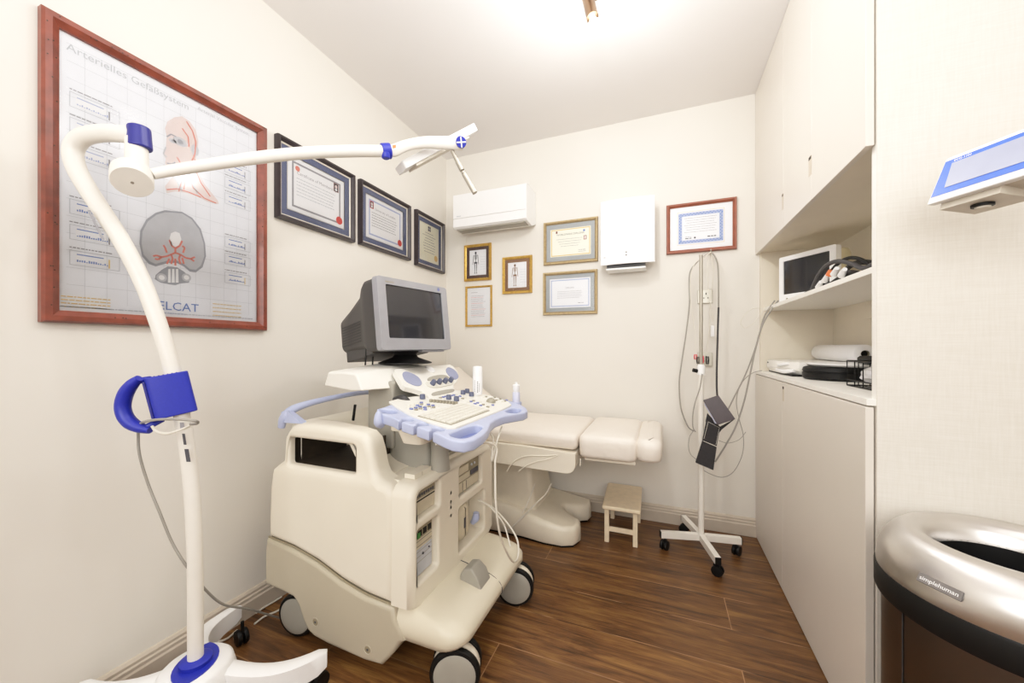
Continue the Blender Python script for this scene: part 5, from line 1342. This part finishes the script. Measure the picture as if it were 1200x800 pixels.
for k in range(1, 4):
    x = bx0+(bx1-bx0)*k/4
    for y in (by0, by1): mb.tube([(x, y, .946), (x, y, 1.03)], .0017, 6, smooth=False)
mb.build('wire_frame', t)
import bmesh as _bm
rnd = random.Random(11)
def crumple(c_, s_, m, name, label, cat):
    b = _bm.new(); _bm.ops.create_icosphere(b, subdivisions=3, radius=1)
    mb = MB(m)
    vs = [Vector((c_[0]+v.co.x*s_[0]*(1+rnd.uniform(-.22, .2)), c_[1]+v.co.y*s_[1]*(1+rnd.uniform(-.22, .2)), c_[2]+v.co.z*s_[2]*(1+rnd.uniform(-.2, .2)))) for v in b.verts]
    mb.add(vs, [tuple(v.index for v in f.verts) for f in b.faces]); b.free()
    return tag(mb.build(name, None, sharp=20), label, cat)
crumple((.65, 1.55, .985), (.045, .075, .030), 'bag', 'plastic_bag', 'crumpled clear plastic bag inside the black wire basket', 'bag')
hs_ = MB('black').loft([[(a, b, z) for a, b in rrect(.70-g, 1.70-g, .775+g, 1.86+g, .02, 4)] for z, g in ((1.015, -.004), (1.022, 0), (1.036, 0), (1.043, -.006))])
hs_.X = Matrix.Identity(4)
o = hs_.build('black_holster'); tag(o, 'small black plastic handset lying above the white disc by the basket', 'handset')

# ------------------------------------------------------------- swing-top bin
cx, cy = .632, 1.03
t = thing('rubbish_bin', 'round brushed steel open-top bin with a black rim band at the right edge', 'bin', (cx, cy, 0))
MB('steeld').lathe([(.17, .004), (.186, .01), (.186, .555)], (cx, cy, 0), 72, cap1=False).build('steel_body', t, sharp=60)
MB('black').lathe([(.15, 0), (.188, 0), (.189, .012), (.18, .014)], (cx, cy, 0), 48).build('foot_ring', t)
MB('black').lathe([(.185, .548), (.196, .550), (.198, .556), (.198, .598), (.196, .603), (.185, .604)], (cx, cy, 0), 72, cap0=False, cap1=False).build('black_band', t, sharp=50)
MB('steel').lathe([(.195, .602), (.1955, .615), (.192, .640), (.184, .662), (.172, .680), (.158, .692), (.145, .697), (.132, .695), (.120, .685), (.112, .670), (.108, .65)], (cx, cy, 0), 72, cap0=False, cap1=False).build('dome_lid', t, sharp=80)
MB('black').lathe([(.1085, .652), (.106, .60), (.104, .2), (.02, .18)], (cx, cy, 0), 48, cap0=False).build('inner_bucket', t)
MB('dark').tube([(cx-.187*math.cos(.2), cy-.187*math.sin(.2), .56), (cx-.187*math.cos(.2), cy-.187*math.sin(.2), .012)], .0012, 4, smooth=False).build('body_seam', t)
aw = math.atan2(.9425-cy, .4946-cx)
bn = Vector((math.cos(aw), math.sin(aw), 0)); tang = Vector((-bn.y, bn.x, 0)); nrm = (bn*.86+Vector((0, 0, .51))).normalized(); upv = nrm.cross(tang).normalized()
if upv.z < 0: upv = -upv
tn = tang if (upv.cross(nrm)).dot(tang) > 0 else -tang
pc = Vector((cx, cy, 0))+bn*.1915+Vector((0, 0, .641))
Xq = Matrix(((tn.x, upv.x, nrm.x, pc.x), (tn.y, upv.y, nrm.y, pc.y), (tn.z, upv.z, nrm.z, pc.z), (0, 0, 0, 1)))
mb = MB('badge'); mb.X = Xq; mb.box((-.031, -.0085, -.003), (.031, .0085, .0025)); BD = mb.build('name_badge', t, bevel=.001)
mb = MB('white'); mb.text('simplehuman', .0105, Xq @ Matrix.Translation((0, -.0035, .0028)), 'CENTER', .0002); mb.build('badge_lettering', BD)

# ------------------------------------------------------------- wall-arm display unit
e = Vector((.4819, -.8763, 0)); bk = Vector((.8763, .4819, 0))
O_ = Vector((.527, 1.068, 1.392))
t = thing('display_unit', 'white and blue bedside display unit on a wall arm at the right edge', 'medical device', (O_+e*.15+bk*.08).to_tuple())
def du(a, b, c_): return O_+e*a+bk*(b+c_*.36)+Vector((0, 0, c_))
def plate(mb, a0, a1, c0_, c1_, b0, b1, cut=0):
    q = [du(a0-.0, b0, c0_), du(a1, b0, c0_), du(a1, b0, c1_), du(a0+cut, b0, c1_)]
    q2 = [du(a0-.0, b1, c0_), du(a1, b1, c0_), du(a1, b1, c1_), du(a0+cut, b1, c1_)]
    mb.loft([q, q2])
mb = MB('white'); plate(mb, -.004, .30, -.014, .083, 0, .022, .010); mb.build('front_case', t, bevel=.004, seg=3)
mb = MB('devblue'); plate(mb, .002, .295, .001, .075, -.0012, .002, .007); SC = mb.build('blue_fascia', t)
mb = MB('devscreen'); plate(mb, .022, .27, .014, .066, -.0022, .001); mb.build('display', t)
mb = MB('white'); Xt = Matrix(((e.x, 0, -bk.x, 0), (e.y, 0, -bk.y, 0), (0, 1, 0, 0), (0, 0, 0, 1)))
pt = du(.024, -.0016, .0685); upd = (bk*.36+Vector((0, 0, 1))).normalized(); nd = e.cross(upd)
mb.text('ECG-1101', .0065, Matrix(((e.x, upd.x, nd.x, pt.x), (e.y, upd.y, nd.y, pt.y), (e.z, upd.z, nd.z, pt.z), (0, 0, 0, 1))), 'LEFT', .0002); mb.build('printed_name', SC)
mb = MB('devgrey'); mb.loft([[du(.012, .02, -.012), du(.29, .02, -.012), du(.29, .02, .06), du(.02, .02, .06)], [du(.016, .095, -.022), du(.29, .095, -.022), du(.29, .095, .03), du(.016, .095, .03)]]); mb.build('rear_case', t, bevel=.006)
mb = MB('devgrey'); mb.loft([[du(.010, .018, -.028), du(.10, .018, -.028), du(.10, .018, -.012), du(.010, .018, -.012)], [du(.012, .105, -.034), du(.10, .105, -.034), du(.10, .105, -.012), du(.012, .105, -.012)]]); mb.use('black'); mb.X = Matrix.Translation(du(.055, .055, -.0315)); mb.lathe([(.016, -.004), (.016, .002)], (0, 0, 0), 18); mb.use('devgrey').lathe([(.011, -.008), (.011, -.002)], (0, 0, 0), 18); mb.build('underside_bracket', t, bevel=.001)
mb = MB('navy'); mb.tube([du(.150, .03, .085), du(.146, .03, .115), du(.160, .03, .14), du(.19, .03, .15)], [.012, .016, .016, .012], 12); mb.build('carry_handle', t)
aw0 = du(.2, .09, .0); MB('white').tube([aw0, aw0+Vector((.10, .06, -.02)), Vector((aw0.x+.22, 1.246, aw0.z-.03))], .015, 12).build('wall_arm', t)

# ------------------------------------------------------------- lights
def light(name, kind, loc, energy, color=(1, .96, .9), size=.1, target=None, **k):
    d = bpy.data.lights.new(name, kind); d.energy = energy; d.color = color
    if kind == 'AREA':
        d.shape = 'RECTANGLE'; d.size = size[0]; d.size_y = size[1]
    else: d.shadow_soft_size = size
    for a, b in k.items(): setattr(d, a, b)
    o = bpy.data.objects.new(name, d); C.objects.link(o); o.location = loc
    if target is not None: o.rotation_euler = (Vector(target)-Vector(loc)).to_track_quat('-Z', 'Y').to_euler()
    return o
WARM = (1, .965, .93)
for i, p in enumerate(HPOS):
    light('spot_bulb_light', 'POINT', p, (10.5, 3, 5, 6)[i], WARM, .03)
light('flash_fill_light', 'AREA', (.05, -1.2, 1.65), 38, (1, .985, .965), (2.4, 1.1), target=(-.3, 1.6, 1.0))  # added soft fill from behind the camera, like a flash; no fixture
light('ceiling_bounce_light', 'AREA', (-.1, -.3, 1.9), 15, (1, .985, .965), (1.2, 1.2), target=(-.1, .6, 3.2))
w = bpy.data.worlds.new('w'); bpy.context.scene.world = w; w.use_nodes = True
w.node_tree.nodes['Background'].inputs[0].default_value = (1, .97, .94, 1); w.node_tree.nodes['Background'].inputs[1].default_value = .3

# ------------------------------------------------------------- camera
cam = bpy.data.cameras.new('camera'); co = bpy.data.objects.new('camera', cam); C.objects.link(co)
co.location = (0, 0, H); co.rotation_euler = (PI/2, 0, TH)
cam.sensor_width = 36; cam.lens = F/1200*36; cam.shift_y = 6/1200; cam.clip_start = .02
bpy.context.scene.camera = co
sc = bpy.context.scene
sc.view_settings.view_transform = 'Standard'; sc.view_settings.look = 'None'; sc.view_settings.exposure = .28
sc.view_settings.use_curve_mapping = True
cm = sc.view_settings.curve_mapping
cm.white_level = (1.6, 1.6, 1.6); cu = cm.curves[3]
for x, y in ((.125, .19), (.3125, .46), (.5, .67), (.625, .775), (.8, .88)): cu.points.new(x, y)
cu.points[len(cu.points)-1].location = (1, .965)
cm.update()
try: sc.cycles.use_denoising = True; sc.cycles.max_bounces = 10; sc.cycles.diffuse_bounces = 6; sc.cycles.sample_clamp_indirect = 6
except Exception: pass
